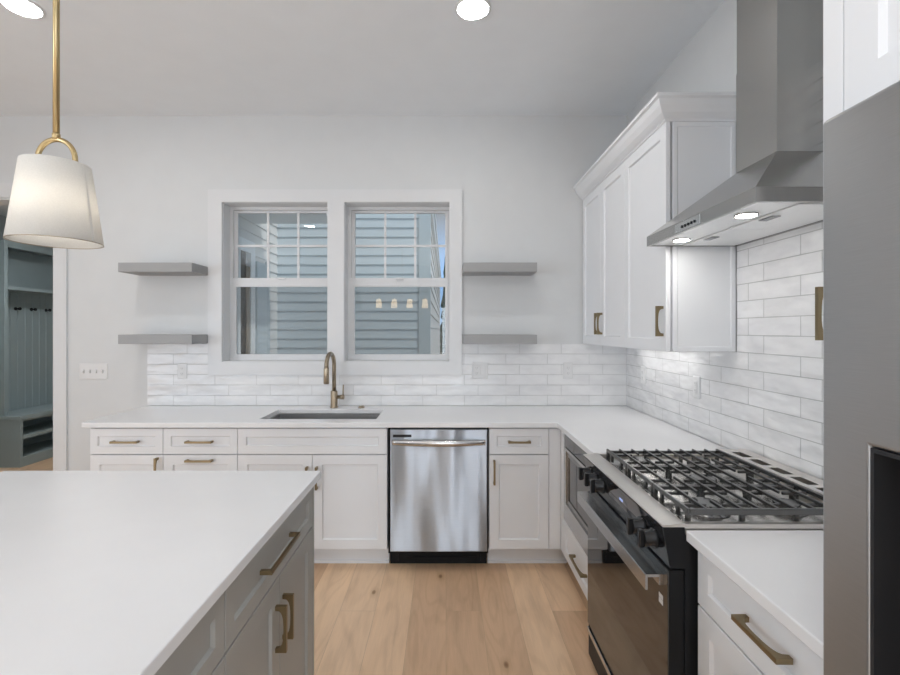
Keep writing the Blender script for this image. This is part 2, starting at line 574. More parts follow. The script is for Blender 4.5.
bm = BM(); box(bm, -5.1, WX + 0.15, -4.6, WY + 0.15, -0.12, 0.0); struct('floor', bm, M['oak'])
bm = BM(); box(bm, -5.1, WX + 0.15, -4.6, WY + 0.15, CZ, CZ + 0.15); struct('ceiling', bm, M['ceiling'])
bm = BM()
us = [-5.1, DX0, DX1, WINW[0][0], WINW[0][1], WINW[1][0], WINW[1][1], WX + 0.15]
vs = [0.0, WZ0, WZ1, DZ, CZ]
def in_wall(u, v):
    if DX0 < u < DX1 and v < DZ: return False
    for a, b_ in WINW:
        if a < u < b_ and WZ0 < v < WZ1: return False
    return True
grid_solid(bm, us, vs, in_wall, -0.15, 0.0, face_back(0, WY, 0))
struct('wall_back', bm, M['wall'])
bm = BM()
grid_solid(bm, [-4.6, -3.9, -0.9, WY], [0, 0.45, 2.45, CZ], lambda u, v: not (-3.9 < u < -0.9 and 0.45 < v < 2.45), 0, 0.15, frame((WX, 0, 0), (0, 1, 0), (0, 0, 1), (1, 0, 0)))
struct('wall_right', bm, M['wall'])
bm = BM()
for y in (-3.87, -2.4, -0.93):
    box(bm, WX + 0.002, WX + 0.05, y - 0.03, y + 0.03, 0.45, 2.45)
box(bm, WX + 0.002, WX + 0.05, -3.9, -0.9, 0.45, 0.52); box(bm, WX + 0.002, WX + 0.05, -3.9, -0.9, 2.38, 2.45)
struct('window_5', bm, M['trim'])  # made-up window, added so light reaches the back wall and island side
bm = BM()
grid_solid(bm, [-4.6, -4.0, -0.6, WY], [0, 0.45, 2.45, CZ], lambda u, v: not (-4.0 < u < -0.6 and 0.45 < v < 2.45), 0, 0.12, frame((-5.1, 0, 0), (0, 1, 0), (0, 0, 1), (1, 0, 0)))
struct('wall_left', bm, M['wall'])
bm = BM()
grid_solid(bm, [-5.1, -0.15, 1.25, WX + 0.15], [0, 0.05, 2.10, CZ], lambda u, v: not (-0.15 < u < 1.25 and 0.05 < v < 2.10), -0.1, 0.0, frame((0, -4.5, 0), (1, 0, 0), (0, 0, 1), (0, -1, 0)))
struct('wall_rear', bm, M['wall'])
# glazing bars of the sliding doors behind the camera
bm = BM()
for x in (-0.12, 0.55, 1.22):
    box(bm, x - 0.03, x + 0.03, -4.55, -4.49, 0.05, 2.10)
box(bm, -0.15, 1.25, -4.55, -4.49, 0.05, 0.13); box(bm, -0.15, 1.25, -4.55, -4.49, 2.03, 2.10)
struct('window_3', bm, M['trim'])
bm = BM()
for y in (-3.97, -2.3, -0.63):
    box(bm, -5.09, -5.03, y - 0.03, y + 0.03, 0.45, 2.45)
box(bm, -5.09, -5.03, -4.0, -0.6, 0.45, 0.52); box(bm, -5.09, -5.03, -4.0, -0.6, 2.38, 2.45)
struct('window_4', bm, M['trim'])  # unseen window made up to bring in light from the left

# casing round the pair of windows
bm = BM()
cx0, cx1, cz0, cz1 = -1.748, 0.118, 1.135, 2.499
grid_solid(bm, [cx0, WIN[0][0], WIN[0][1], WIN[1][0], WIN[1][1], cx1], [cz0, WZ0, WZ1, cz1],
           lambda u, v: not (WZ0 < v < WZ1 and any(a < u < b_ for a, b_ in WIN)), 0.0, 0.019, face_back(0, WY, 0))
struct('trim_1', bm, M['trim'])
# reveal liners + windows
for i, (a, b_) in enumerate(WINW):
    w = thing('window_%d' % (i + 1), ((a + b_) / 2, WY + 0.13, WZ0), None, None, kind='structure')
    bm = BM()   # drywall-return liner boards, 2 mm proud of the opening
    t = 0.004
    grid_solid(bm, [a, a + t, b_ - t, b_], [WZ0, WZ0 + t, WZ1 - t, WZ1], lambda u, v: not (a + t < u < b_ - t and WZ0 + t < v < WZ1 - t), -0.11, 0.0, face_back(0, WY, 0))
    obj('jamb_liner', bm, M['trim'], w)
    # outer frame
    ft = 0.026
    bm = BM()
    grid_solid(bm, [a, a + ft, b_ - ft, b_], [WZ0, WZ0 + ft + 0.006, WZ1 - ft, WZ1], lambda u, v: not (a + ft < u < b_ - ft and WZ0 + ft < v < WZ1 - ft), -0.16, -0.105, face_back(0, WY, 0))
    obj('frame', bm, M['trim'], w)
    xm = (a + b_) / 2
    zm = 1.83
    # upper sash, set behind the lower one
    sw = 0.026
    fu = face_back(0, WY, 0)
    bm = BM()
    grid_solid(bm, [a + ft, a + ft + sw, b_ - ft - sw, b_ - ft], [zm - 0.03, zm + 0.03, WZ1 - ft - 0.018, WZ1 - ft],
               lambda u, v: not (a + ft + sw < u < b_ - ft - sw and zm + 0.03 < v < WZ1 - ft - 0.018), -0.155, -0.133, fu)
    us_ = obj('upper_sash', bm, M['trim'], w)
    bm = BM(); box(bm, a + ft + sw, b_ - ft - sw, WY + 0.143, WY + 0.147, zm + 0.03, WZ1 - ft - 0.018)
    obj('glass_pane', bm, M['glass'], us_)
    bm = BM()
    gx0, gx1, gz0, gz1 = a + ft + sw, b_ - ft - sw, zm + 0.03, WZ1 - ft - 0.018
    for k in (1, 2):
        x = gx0 + (gx1 - gx0) * k / 3
        box(bm, x - 0.009, x + 0.009, WY + 0.134, WY + 0.142, gz0, gz1)
    zc = (gz0 + gz1) / 2
    xs_ = [gx0] + [gx0 + (gx1 - gx0) * k / 3 for k in (1, 2)] + [gx1]
    for q in range(3):
        box(bm, xs_[q] + (0.009 if q else 0), xs_[q + 1] - (0.009 if q < 2 else 0), WY + 0.1345, WY + 0.1415, zc - 0.009, zc + 0.009)
    obj('muntin', bm, M['trim'], us_)
    # lower sash
    bm = BM()
    grid_solid(bm, [a + ft, a + ft + sw, b_ - ft - sw, b_ - ft], [WZ0 + ft, WZ0 + ft + 0.022, zm - 0.034, zm + 0.032],
               lambda u, v: not (a + ft + sw < u < b_ - ft - sw and WZ0 + ft + 0.022 < v < zm - 0.034), -0.131, -0.107, fu)
    ls_ = obj('lower_sash', bm, M['trim'], w)
    bm = BM(); box(bm, a + ft + sw, b_ - ft - sw, WY + 0.117, WY + 0.121, WZ0 + ft + 0.022, zm - 0.034)
    obj('glass_pane', bm, M['glass'], ls_)
    bm = BM(); box(bm, xm - 0.03, xm + 0.03, WY + 0.092, WY + 0.108, zm + 0.020, zm + 0.034, 0.003)
    sl_ = obj('sash_lock', bm, M['trim'], ls_)

# insect screens outside the lower sashes
for w in [o for o in col.objects if o.name in ('window_1', 'window_2')]:
    x = w.location.x
    bm = BM(); box(bm, x - 0.355, x + 0.355, WY + 0.1515, WY + 0.1530, WZ0 + 0.034, 1.80)
    obj('insect_screen', bm, M['screen'], w)

# doorway: jamb lining and casing
bm = BM()
grid_solid(bm, [DX0, DX0 + 0.02, DX1 - 0.02, DX1], [0, DZ - 0.02, DZ], lambda u, v: not (DX0 + 0.02 < u < DX1 - 0.02 and v < DZ - 0.02), -0.16, 0.004, face_back(0, WY, 0))
d = struct('door_1', bm, M['trim'])
bm = BM()
grid_solid(bm, [DX0 - 0.10, DX0 + 0.006, DX1 - 0.006, DX1 + 0.087], [0, DZ - 0.006, DZ + 0.10], lambda u, v: not (DX0 < u < DX1 and v < DZ - 0.006), 0.0, 0.018, face_back(0, WY, 0))
struct('trim_2', bm, M['trim'])
bm = BM(); box(bm, DX1 + 0.102, -2.20, WY - 0.014, WY, 0, 0.13, 0.003); struct('baseboard_back', bm, M['trim'])

# backsplash: tile on both walls
bm = BM()
tz0, tz1 = 0.911, 1.364
grid_solid(bm, [-2.198, cx0, cx1, WX - 0.009], [tz0, cz0, tz1], lambda u, v: not (cx0 < u < cx1 and v > cz0), 0.0, 0.008, face_back(0, WY, 0))
obj('backsplash', bm, M['tile_back'], kind='structure')
bm = BM()
grid_solid(bm, [0.752, 1.26, 2.153, WY - 0.009], [0.911, 1.368, 2.42], lambda u, v: (v < 1.368) or (1.26 < u < 2.153), 0.0, 0.008, frame((WX, 0, 0), (0, 1, 0), (0, 0, 1), (-1, 0, 0)))
obj('backsplash', bm, M['tile_right'], kind='structure')

# mudroom beyond the doorway
MY0, MY1, MX0, MX1, MZ = WY + 0.15, 6.9, -4.97, -2.45, 2.75
bm = BM(); box(bm, MX0 - 0.1, MX1 + 0.05, MY0, MY1 + 0.1, -0.12, -0.001); struct('floor', bm, M['oak'])
bm = BM(); box(bm, MX0 - 0.1, MX1 + 0.05, MY0, MY1 + 0.1, MZ, MZ + 0.1); struct('ceiling', bm, M['ceiling'])
bm = BM(); box(bm, MX0 - 0.1, MX0, MY0, MY1, 0, MZ); struct('wall_left', bm, M['mudwall'])
bm = BM(); box(bm, MX0 - 0.1, MX1 + 0.05, MY1, MY1 + 0.1, 0, MZ); struct('wall_back', bm, M['mudwall'])
bm = BM(); box(bm, MX1, MX1 + 0.08, MY0, MY1, -0.1, MZ); struct('wall_right', bm, M['mudwall'])

# ------------------------------------------------------------------ outside: the pale blue house wing seen through the windows
def lap_wall(bm, mat, L, z0, z1, expo, lip=0.019):
    """lapped boards over local u in 0..L, v in z0..z1"""
    z = z0
    while z < z1 - 1e-4:
        h = min(expo, z1 - z)
        prism(bm, [(0, z), (lip, z), (0.003, z + h), (0, z + h)], 0, L, mat)
        z += h
hs = thing('house', (-1.3, 6.6, -0.3), 'pale blue lap-sided house wing with bright white corner trim outside the windows', 'house')
GZ = -0.3
bm = BM()
# the wall that looks back at the kitchen
lap_wall(bm, frame((-2.33, 6.5, 0), (0, -1, 0), (0, 0, 1), (1, 0, 0)), 2.1, GZ, 4.6, 0.127)
box(bm, -2.33, -0.24, 6.5, 6.6, GZ, 4.6)
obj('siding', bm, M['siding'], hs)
# long wall running away, in the sun
bm = BM()
lap_wall(bm, frame((-0.24, 18.0, 0), (1, 0, 0), (0, 0, 1), (0, -1, 0)), 11.5, GZ, 3.25, 0.20, 0.02)
box(bm, -0.6, -0.24, 6.6, 18.0, GZ, 3.25)
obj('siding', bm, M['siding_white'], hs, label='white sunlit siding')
bm = BM(); box(bm, -0.37, -0.215, 6.47, 6.5, GZ, 4.6); box(bm, -0.24, -0.215, 6.5, 6.62, GZ, 4.6)
obj('corner_board', bm, M['ext_trim'], hs)
bm = BM(); box(bm, -0.6, -0.205, 6.62, 18.2, 3.25, 3.29); box(bm, -0.22, -0.205, 6.62, 18.2, 3.29, 3.40)
obj('soffit', bm, M['ext_white'], hs)
bm = BM(); tube(bm, [(-0.19, 6.62, 3.38), (-0.19, 18.2, 3.38)], 0.02, 8)
obj('gutter', bm, M['ext_white'], hs)
bm = BM(); prism(bm, [(-0.205, 3.405), (-2.6, 4.9), (-2.6, 4.8), (-0.6, 3.30)], 0, 11.6, frame((0, 18.2, 0), (1, 0, 0), (0, 0, 1), (0, -1, 0)))
obj('roof', bm, M['roof'], hs)
# side wall of the mudroom wing, looking towards +X, with its door
bm = BM()
lap_wall(bm, frame((-2.33, 6.5, 0), (1, 0, 0), (0, 0, 1), (0, -1, 0)), 2.85, GZ, 4.6, 0.127)
box(bm, -2.36, -2.33, 3.65, 6.5, GZ, 4.6)
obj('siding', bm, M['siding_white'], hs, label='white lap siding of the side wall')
bm = BM()
box(bm, -2.33, -2.27, 5.13, 5.22, GZ, 2.50); box(bm, -2.33, -2.27, 5.50, 5.62, GZ, 2.50); box(bm, -2.33, -2.27, 5.22, 5.50, 2.36, 2.50)
ed = obj('door_frame', bm, M['ext_white'], hs)
bm = BM(); box(bm, -2.33, -2.29, 5.22, 5.40, 0.0, 2.36)
obj('curtain', bm, M['ext_brown'], ed)
bm = BM(); box(bm, -2.33, -2.285, 5.40, 5.50, 0.0, 2.20)
obj('blind', bm, M['ext_tan'], ed)
bm = BM(); box(bm, -2.33, -2.285, 5.72, 6.05, GZ, 2.30); box(bm, -2.33, -2.28, 6.05, 6.12, GZ, 2.34)
obj('corner_board', bm, M['ext_trim'], hs)
bm = BM()
box(bm, -2.33, -1.36, 3.68, 5.70, 2.75, 2.80); box(bm, -1.36, -1.33, 3.68, 5.70, 2.75, 2.93)
prism(bm, [(-2.33, 2.80), (-1.30, 2.93), (-1.30, 2.96), (-2.33, 3.35)], 0, 2.02, frame((0, 5.70, 0), (1, 0, 0), (0, 0, 1), (0, -1, 0)))
obj('porch_roof', bm, M['ext_white'], hs)
bm = BM(); box(bm, -60, 60, WY + 0.2, 90, -0.5, -0.31); struct('ground', bm, M['lawn'])
# conifer beyond the house
tr_ = thing('tree', (0.02, 21.5, -0.31), 'dark narrow evergreen against the sky beyond the sunlit siding', 'tree')
bm = BM()
prof = []
for k in range(9):
    z = 0.8 + k * 0.52
    rr = 0.42 * (1 - k / 9.5)
    prof += [(rr, z), (rr * 0.62, z + 0.36)]
prof.append((0.01, 5.5))
lathe(bm, prof, (0.02, 21.5, -0.31), 14)
for v in bm.verts:
    a = random.uniform(-0.05, 0.05); v.co.x += a; v.co.y += random.uniform(-0.05, 0.05); v.co.z += random.uniform(-0.06, 0.06)
obj('foliage', bm, M['leaf'], tr_)
bm = BM(); lathe(bm, [(0.09, 0), (0.06, 1.2)], (0.02, 21.5, -0.31), 10); obj('trunk', bm, M['bark'], tr_)
nb = thing('house', (3.0, 30, -0.3), 'far white house corner beyond the evergreen', 'house')
bm = BM(); lap_wall(bm, frame((0.05, 30, 0), (0, -1, 0), (0, 0, 1), (1, 0, 0)), 6.0, GZ, 2.5, 0.2); box(bm, 0.05, 6, 30, 34, GZ, 2.5)
obj('siding', bm, M['siding_white'], nb)
bm = BM(); prism(bm, [(-0.3, 2.5), (6.3, 2.5), (3.0, 3.9)], 0, 4.6, frame((0, 34.3, 0), (1, 0, 0), (0, 0, 1), (0, -1, 0)))
obj('roof', bm, M['roof'], nb)

# ------------------------------------------------------------------ cabinet makers
def shaker(bm, mat, w, h, fw=0.057, t=0.02, rec=0.009):
    def lp(ins, d):
        return [mat @ Vector(p) for p in ((ins, ins, d), (w - ins, ins, d), (w - ins, h - ins, d), (ins, h - ins, d))]
    rings(bm, [lp(0, 0), lp(0, t - 0.0015), lp(0.0015, t), lp(fw, t), lp(fw + 0.005, t - rec)])

def pull(bm, mat, L=0.160, s=0.034, th=0.0115, vertical=False, straight=False):
    """arched bar pull centred on the local origin, standing off along +w"""
    pts = [(-L / 2, 0), (-L / 2, s), (L / 2, s), (L / 2, 0)]
    a, hh = L / 2 - 0.013, s - 0.0085
    for k in range(13):
        t = PI * k / 12
        c = math.cos(t)
        if straight:
            if k == 6: pts += [(a, 0), (a, hh), (-a, hh), (-a, 0)]
            continue
        pts.append((a * (abs(c) ** 0.8) * (1 if c >= 0 else -1), hh * math.sin(t) ** 0.55 if 0 < k < 12 else 0.0))
    if vertical: m2 = mat @ frame((0, 0, 0), (0, 1, 0), (0, 0, 1), (1, 0, 0))
    else:        m2 = mat @ frame((0, 0, 0), (1, 0, 0), (0, 0, 1), (0, -1, 0))
    prism(bm, pts, -th / 2, th / 2, m2)

def front(root, kind, mat4, w, h, m, fw=0.057, handle=None, hl=0.160, hmat='brass', name=None, straight=False):
    """a door or a drawer front with its pull; handle = (u, v, vertical)"""
    bm = BM(); shaker(bm, mat4, w, h, fw)
    d = obj(name or kind, bm, M[m], root)
    if handle:
        bm = BM()
        pull(bm, mat4 @ Matrix.Translation((handle[0], handle[1], 0.0195)), hl, vertical=handle[2], straight=straight)
        obj('handle', bm, M[hmat], d)
    return d

YF = 2.882      # back run: carcass front (door faces 20 mm proud of it)
XF = 0.715      # right run: carcass front
CT, CB = 0.910, 0.880   # worktop
G = 0.0015

def base_back(name, x0, x1, label, hollow=False):
    r = thing(name, ((x0 + x1) / 2, 3.18, 0), label, 'cabinet', 'white base cabinets along the window wall')
    bm = BM()
    if hollow:
        a, b_ = x0 + 0.0006, x1 - 0.0006
        grid_solid(bm, [a, a + 0.018, b_ - 0.018, b_], [YF, YF + 0.018, WY - 0.02, WY - 0.002], lambda u, v: not (a + 0.018 < u < b_ - 0.018 and YF + 0.018 < v < WY - 0.02), 0.143, CB - 0.0005)
        box(bm, a, b_, YF, WY - 0.002, 0.125, 0.1425)
    else:
        box(bm, x0 + 0.0006, x1 - 0.0006, YF, WY - 0.002, 0.125, CB - 0.0005)
    obj('body', bm, M['white_cab'], r)
    bm = BM(); box(bm, x0 + 0.0006, x1 - 0.0006, 2.976, 2.99, 0.0, 0.125); box(bm, x0 + 0.0006, x1 - 0.0006, 2.966, 2.976, 0.0, 0.018, 0.002); obj('toe_kick', bm, M['white_cab'], r)
    return r
def fb(x, z): return face_back(x, YF, z)

# 1: drawer over door at the left end
x0, x1 = -2.160, -1.716
r = base_back('base_cabinet', x0, x1, 'white base cabinet at the left end of the window wall, drawer over a door')
w = x1 - x0 - 2 * G
front(r, 'drawer', fb(x0 + G, 0.714), w, 0.155, 'white_cab', 0.045, (w / 2, 0.0775, False))
front(r, 'door', fb(x0 + G, 0.138), w, 0.570, 'white_cab', 0.057, (w - 0.03, 0.49, True), 0.135)
# 2: drawer stack
x0, x1 = -1.716, -1.264
r = base_back('base_cabinet', x0, x1, 'white base cabinet with a stack of drawers, left of the sink cabinet')
w = x1 - x0 - 2 * G
front(r, 'drawer', fb(x0 + G, 0.714), w, 0.155, 'white_cab', 0.045, (w / 2, 0.0775, False))
front(r, 'drawer', fb(x0 + G, 0.424), w, 0.284, 'white_cab', 0.057, (w / 2, 0.254, False))
front(r, 'drawer', fb(x0 + G, 0.138), w, 0.283, 'white_cab', 0.057, (w / 2, 0.253, False))
# 3: sink base
x0, x1 = -1.264, -0.357
r = base_back('sink_cabinet', x0, x1, 'wide white double-door cabinet under the sink and faucet', hollow=True)
r['group'] = 'white base cabinets along the window wall'
w = x1 - x0 - 2 * G
front(r, 'false_front', fb(x0 + G, 0.714), w, 0.155, 'white_cab', 0.050)
wd = (w - 0.003) / 2
front(r, 'door', fb(x0 + G, 0.138), wd, 0.570, 'white_cab', 0.057, (wd - 0.028, 0.435, True), 0.135)
front(r, 'door', fb(x0 + G + wd + 0.003, 0.138), wd, 0.570, 'white_cab', 0.057, (0.028, 0.435, True), 0.135)
# 4: right of the dishwasher, with its filler to the corner
x0, x1 = 0.262, 0.624
r = thing('base_cabinet', (0.47, 3.18, 0), 'white base cabinet right of the dishwasher, drawer over a door', 'cabinet', 'white base cabinets along the window wall')
bm = BM(); box(bm, x0, XF + 0.002, YF, WY - 0.002, 0.125, CB - 0.0005); obj('body', bm, M['white_cab'], r)
bm = BM(); box(bm, x0, XF + 0.05, 2.976, 2.99, 0.0, 0.125); box(bm, x0, XF + 0.04, 2.966, 2.976, 0, 0.018, 0.002); obj('toe_kick', bm, M['white_cab'], r)
bm = BM(); box(bm, x1 + 0.0015, 0.696, YF - 0.018, YF, 0.138, 0.869, 0.001); obj('filler', bm, M['white_cab'], r)
w = x1 - x0 - 2 * G
front(r, 'drawer', fb(x0 + G, 0.714), w, 0.155, 'white_cab', 0.045, (w / 2, 0.0775, False), 0.135)
front(r, 'door', fb(x0 + G, 0.138), w, 0.570, 'white_cab', 0.057, (0.028, 0.47, True), 0.145)

# 5: right run: cabinet that houses the microwave drawer
RY0, RY1 = 1.320, 2.078      # range
r = thing('base_cabinet', (1.0, 2.45, 0), 'white cabinet between the corner and the range, holding the microwave', 'cabinet')
my0, my1 = 2.086, 2.862
bm = BM()
box(bm, XF + 0.006, WX - 0.012, my0, my1, 0.125, 0.345)                      # lower box
box(bm, XF + 0.006, WX - 0.012, my0, my0 + 0.018, 0.345, CB - 0.0005)
box(bm, XF + 0.006, WX - 0.012, 2.795, my1, 0.345, CB - 0.0005)
box(bm, 1.30, WX - 0.012, my0 + 0.018, 2.795, 0.345, CB - 0.0005)
obj('body', bm, M['white_cab'], r)
bm = BM(); box(bm, 0.80, 0.815, my0, 2.95, 0.0, 0.125); obj('toe_kick', bm, M['white_cab'], r)
bm = BM(); box(bm, 0.697, XF + 0.006, 2.797, 2.861, 0.138, 0.869, 0.001); obj('filler', bm, M['white_cab'], r)
w = 2.794 - my0 - 2 * G
front(r, 'drawer', face_right(XF + 0.0, 2.794 - G, 0.138), w, 0.208, 'white_cab', 0.05, (0.36, 0.115, False), 0.22)
# microwave drawer
mw = thing('microwave', (1.0, 2.45, 0.35), 'built-in grey microwave drawer under the worktop, left of the range', 'microwave')
bm = BM(); box(bm, 0.716, 1.28, my0 + 0.022, 2.790, 0.352, 0.872); obj('body', bm, M['steel_dark'], mw)
bm = BM(); box(bm, 0.700, 0.7155, my0 + 0.022, 2.790, 0.785, 0.870, 0.001); obj('control_panel', bm, M['mw_glass'], mw)
bm = BM()
grid_solid(bm, [my0 + 0.022, my0 + 0.06, 2.745, 2.790], [0.352, 0.455, 0.765, 0.781], lambda u, v: not (my0 + 0.06 < u < 2.745 and 0.455 < v < 0.765), 0.0, 0.019, frame((0.7155, 0, 0), (0, 1, 0), (0, 0, 1), (-1, 0, 0)))
dr = obj('drawer_front', bm, M['steel'], mw)
bm = BM()
grid_solid(bm, [my0 + 0.06, my0 + 0.09, 2.715, 2.745], [0.455, 0.485, 0.735, 0.765], lambda u, v: not (my0 + 0.09 < u < 2.715 and 0.485 < v < 0.735), 0.0, 0.012, frame((0.7155, 0, 0), (0, 1, 0), (0, 0, 1), (-1, 0, 0)))
obj('window_frame', bm, M['steel_dark'], dr)
bm = BM(); box(bm, 0.7085, 0.7150, my0 + 0.09, 2.715, 0.485, 0.735); obj('window_glass', bm, M['mw_glass'], dr)

# 6: near base cabinet between the range and the refrigerator
r = thing('base_cabinet', (1.0, 1.03, 0), 'white base cabinet between the range and the refrigerator, drawer over doors', 'cabinet')
ny0, ny1 = 0.752, 1.305
bm = BM(); box(bm, XF, WX - 0.002, ny0, ny1, 0.125, CB - 0.0005); obj('body', bm, M['white_cab'], r)
bm = BM(); box(bm, 0.80, 0.815, ny0, ny1, 0.0, 0.125); obj('toe_kick', bm, M['white_cab'], r)
w = ny1 - ny0 - 2 * G
front(r, 'drawer', face_right(XF, ny1 - G, 0.714), w, 0.155, 'white_cab', 0.050, (0.283, 0.088, False), 0.150)
wd = (w - 0.003) / 2
front(r, 'door', face_right(XF, ny1 - G, 0.138), wd, 0.570, 'white_cab', 0.057, (wd - 0.028, 0.48, True), 0.135)
front(r, 'door', face_right(XF, ny1 - G - wd - 0.003, 0.138), wd, 0.570, 'white_cab', 0.057, (0.028, 0.48, True), 0.135)

# ------------------------------------------------------------------ worktops
SX0, SX1, SY0, SY1 = -1.171, -0.438, 2.954, 3.319
bm = BM()
wx1, wy1 = WX - 0.009, WY - 0.009
grid_solid(bm, [-2.19, SX0, SX1, 0.668, wx1], [2.0805, 2.834, SY0, SY1, wy1],
           lambda u, v: (v > 2.834 or u > 0.668) and not (SX0 < u < SX1 and SY0 < v < SY1), CB, CT)
o = obj('worktop', bm, M['quartz'], label='L-shaped white quartz worktop round the sink and corner', cat='worktop')
bv = o.modifiers.new('edge', 'BEVEL'); bv.width = 0.003; bv.segments = 2; bv.limit_method = 'ANGLE'
bm = BM(); box(bm, 0.668, wx1, 0.752, 1.3145, CB, CT, 0.003)
obj('worktop', bm, M['quartz'], label='short white quartz worktop between the range and the refrigerator', cat='worktop')

# sink bowl, hung under the worktop
sk = thing('sink', ((SX0 + SX1) / 2, (SY0 + SY1) / 2, 0.66), 'stainless undermount sink set in the worktop below the windows', 'sink')
def rrect(x0, x1, y0, y1, r, z, n=5):
    pts = []
    for cx, cy, a0 in ((x1 - r, y1 - r, 0), (x0 + r, y1 - r, PI / 2), (x0 + r, y0 + r, PI), (x1 - r, y0 + r, 1.5 * PI)):
        for k in range(n + 1):
            a = a0 + PI / 2 * k / n
            pts.append((cx + r * math.cos(a), cy + r * math.sin(a), z))
    return pts
bm = BM()
e = 0.006
rings(bm, [rrect(SX0 - 0.018, SX1 + 0.018, SY0 - 0.018, SY1 + 0.018, 0.02, CB - 0.0045),
           rrect(SX0 - 0.018, SX1 + 0.018, SY0 - 0.018, SY1 + 0.018, 0.02, CB - 0.0010),
           rrect(SX0 + e, SX1 - e, SY0 + e, SY1 - e, 0.016, CB - 0.0012),
           rrect(SX0 + e, SX1 - e, SY0 + e, SY1 - e, 0.016, CB - 0.19),
           rrect(SX0 + e + 0.02, SX1 - e - 0.02, SY0 + e + 0.02, SY1 - e - 0.02, 0.012, CB - 0.212)], False, True, False)
obj('basin', bm, M['sink_steel'], sk, recalc=True)
bm = BM(); lathe(bm, [(0.052, 0), (0.052, 0.003), (0.04, 0.004), (0.034, 0.001)], ((SX0 + SX1) / 2, (SY0 + SY1) / 2 + 0.05, CB - 0.2115), 24)
obj('drain', bm, M['steel_dark'], sk)

# faucet
FX, FY = -0.805, 3.395
fc = thing('faucet', (FX, FY, CT), 'champagne bronze gooseneck faucet standing behind the sink', 'faucet')
bm = BM(); lathe(bm, [(0.029, 0), (0.029, 0.006), (0.0245, 0.010), (0.0245, 0.115), (0.022, 0.120)], (FX, FY, CT), 24); obj('body', bm, M['bronze'], fc)
pts = [(FX, FY, CT + 0.118), (FX, FY, CT + 0.30)]
R = 0.092
for k in range(1, 15):
    a = PI * k / 15
    pts.append((FX - 0.009 * (1 - math.cos(a)) / 2, FY - R * (1 - math.cos(a)), CT + 0.30 + R * math.sin(a)))
pts.append((FX - 0.009, FY - 2 * R, CT + 0.30))
bm = BM(); tube(bm, pts, 0.0145, 16); obj('spout', bm, M['bronze'], fc)
bm = BM(); lathe(bm, [(0.0165, 0), (0.019, 0.004), (0.0175, 0.10), (0.0155, 0.112)], (FX - 0.009, FY - 2 * R, CT + 0.19), 20); obj('spray_head', bm, M['bronze'], fc)
bm = BM(); lathe(bm, [(0.013, 0.018), (0.013, 0.045), (0.0165, 0.046), (0.0165, 0.072)], (FX, FY, CT + 0.075), 20, 'X')
hd = obj('valve', bm, M['bronze'], fc)
bm = BM(); tube(bm, [(FX + 0.064, FY, CT + 0.075), (FX + 0.066, FY, CT + 0.165)], [0.0055, 0.0042], 10); obj('lever', bm, M['bronze'], hd)
bm = BM(); lathe(bm, [(0.024, 0), (0.024, 0.006), (0.018, 0.009), (0.017, 0.013)], (-0.607, 3.39, CT), 20)
obj('air_switch', bm, M['bronze'], label='small round bronze button on the worktop right of the faucet', cat='button')

# dishwasher
dw = thing('dishwasher', (-0.048, 3.15, 0), 'stainless dishwasher with a bowed bar handle, right of the sink cabinet', 'dishwasher')
bm = BM(); box(bm, -0.353, 0.258, 2.89, 3.46, 0.10, 0.878); obj('tub', bm, M['black'], dw)
bm = BM()
wv, nz = [], 6
dx0, dx1, dz0, dz1 = -0.338, 0.250, 0.124, 0.865
def door_loop(ins, y):
    return [(dx0 + ins, y, dz0 + ins), (dx1 - ins, y, dz0 + ins), (dx1 - ins, y, dz1 - ins), (dx0 + ins, y, dz1 - ins)]
rings(bm, [door_loop(0, 2.89), door_loop(0, 2.862), door_loop(0.002, 2.858), door_loop(0.006, 2.8565)])
dd = obj('door', bm, M['steel_dw'], dw)
bm = BM()
loops = []
for k in range(25):
    u = k / 24
    x = -0.325 + u * 0.562
    bow = 0.022 + 0.030 * math.sin(PI * u)
    yy = 2.8565 - bow
    hh = 0.0165 + 0.004 * math.sin(PI * u)
    zc = 0.790
    loops.append([(x, yy + 0.006, zc - hh), (x, yy, zc - hh * 0.75), (x, yy - 0.004, zc), (x, yy, zc + hh * 0.75), (x, yy + 0.006, zc + hh), (x, yy + 0.011, zc)])
rings(bm, loops, smooth=True)
for x in (-0.318, 0.230):
    box(bm, x - 0.007, x + 0.007, 2.832, 2.8565, 0.778, 0.802)
obj('handle', bm, M['steel'], dd)
bm = BM(); box(bm, -0.321, -0.209, 2.8552, 2.8565, 0.818, 0.834); obj('display', bm, M['dark'], dd)
bm = BM(); box(bm, -0.350, 0.256, 2.966, 2.98, 0.0, 0.0995); box(bm, -0.25, 0.19, 2.956, 2.966, 0.035, 0.045); box(bm, -0.328, -0.30, 2.956, 2.966, 0.02, 0.08); box(bm, 0.215, 0.243, 2.956, 2.966, 0.02, 0.08)
obj('kick_plate', bm, M['black'], dw)

# ------------------------------------------------------------------ range
rg = thing('range', (0.97, 1.70, 0), 'black and stainless gas range with cast iron grates under the hood', 'range')
RF = 0.622
bm = BM(); box(bm, 0.668, 1.315, RY0, RY1, 0.03, 0.895); box(bm, 0.700, 1.30, RY0 + 0.02, RY1 - 0.02, 0.0, 0.03); obj('body', bm, M['black'], rg)
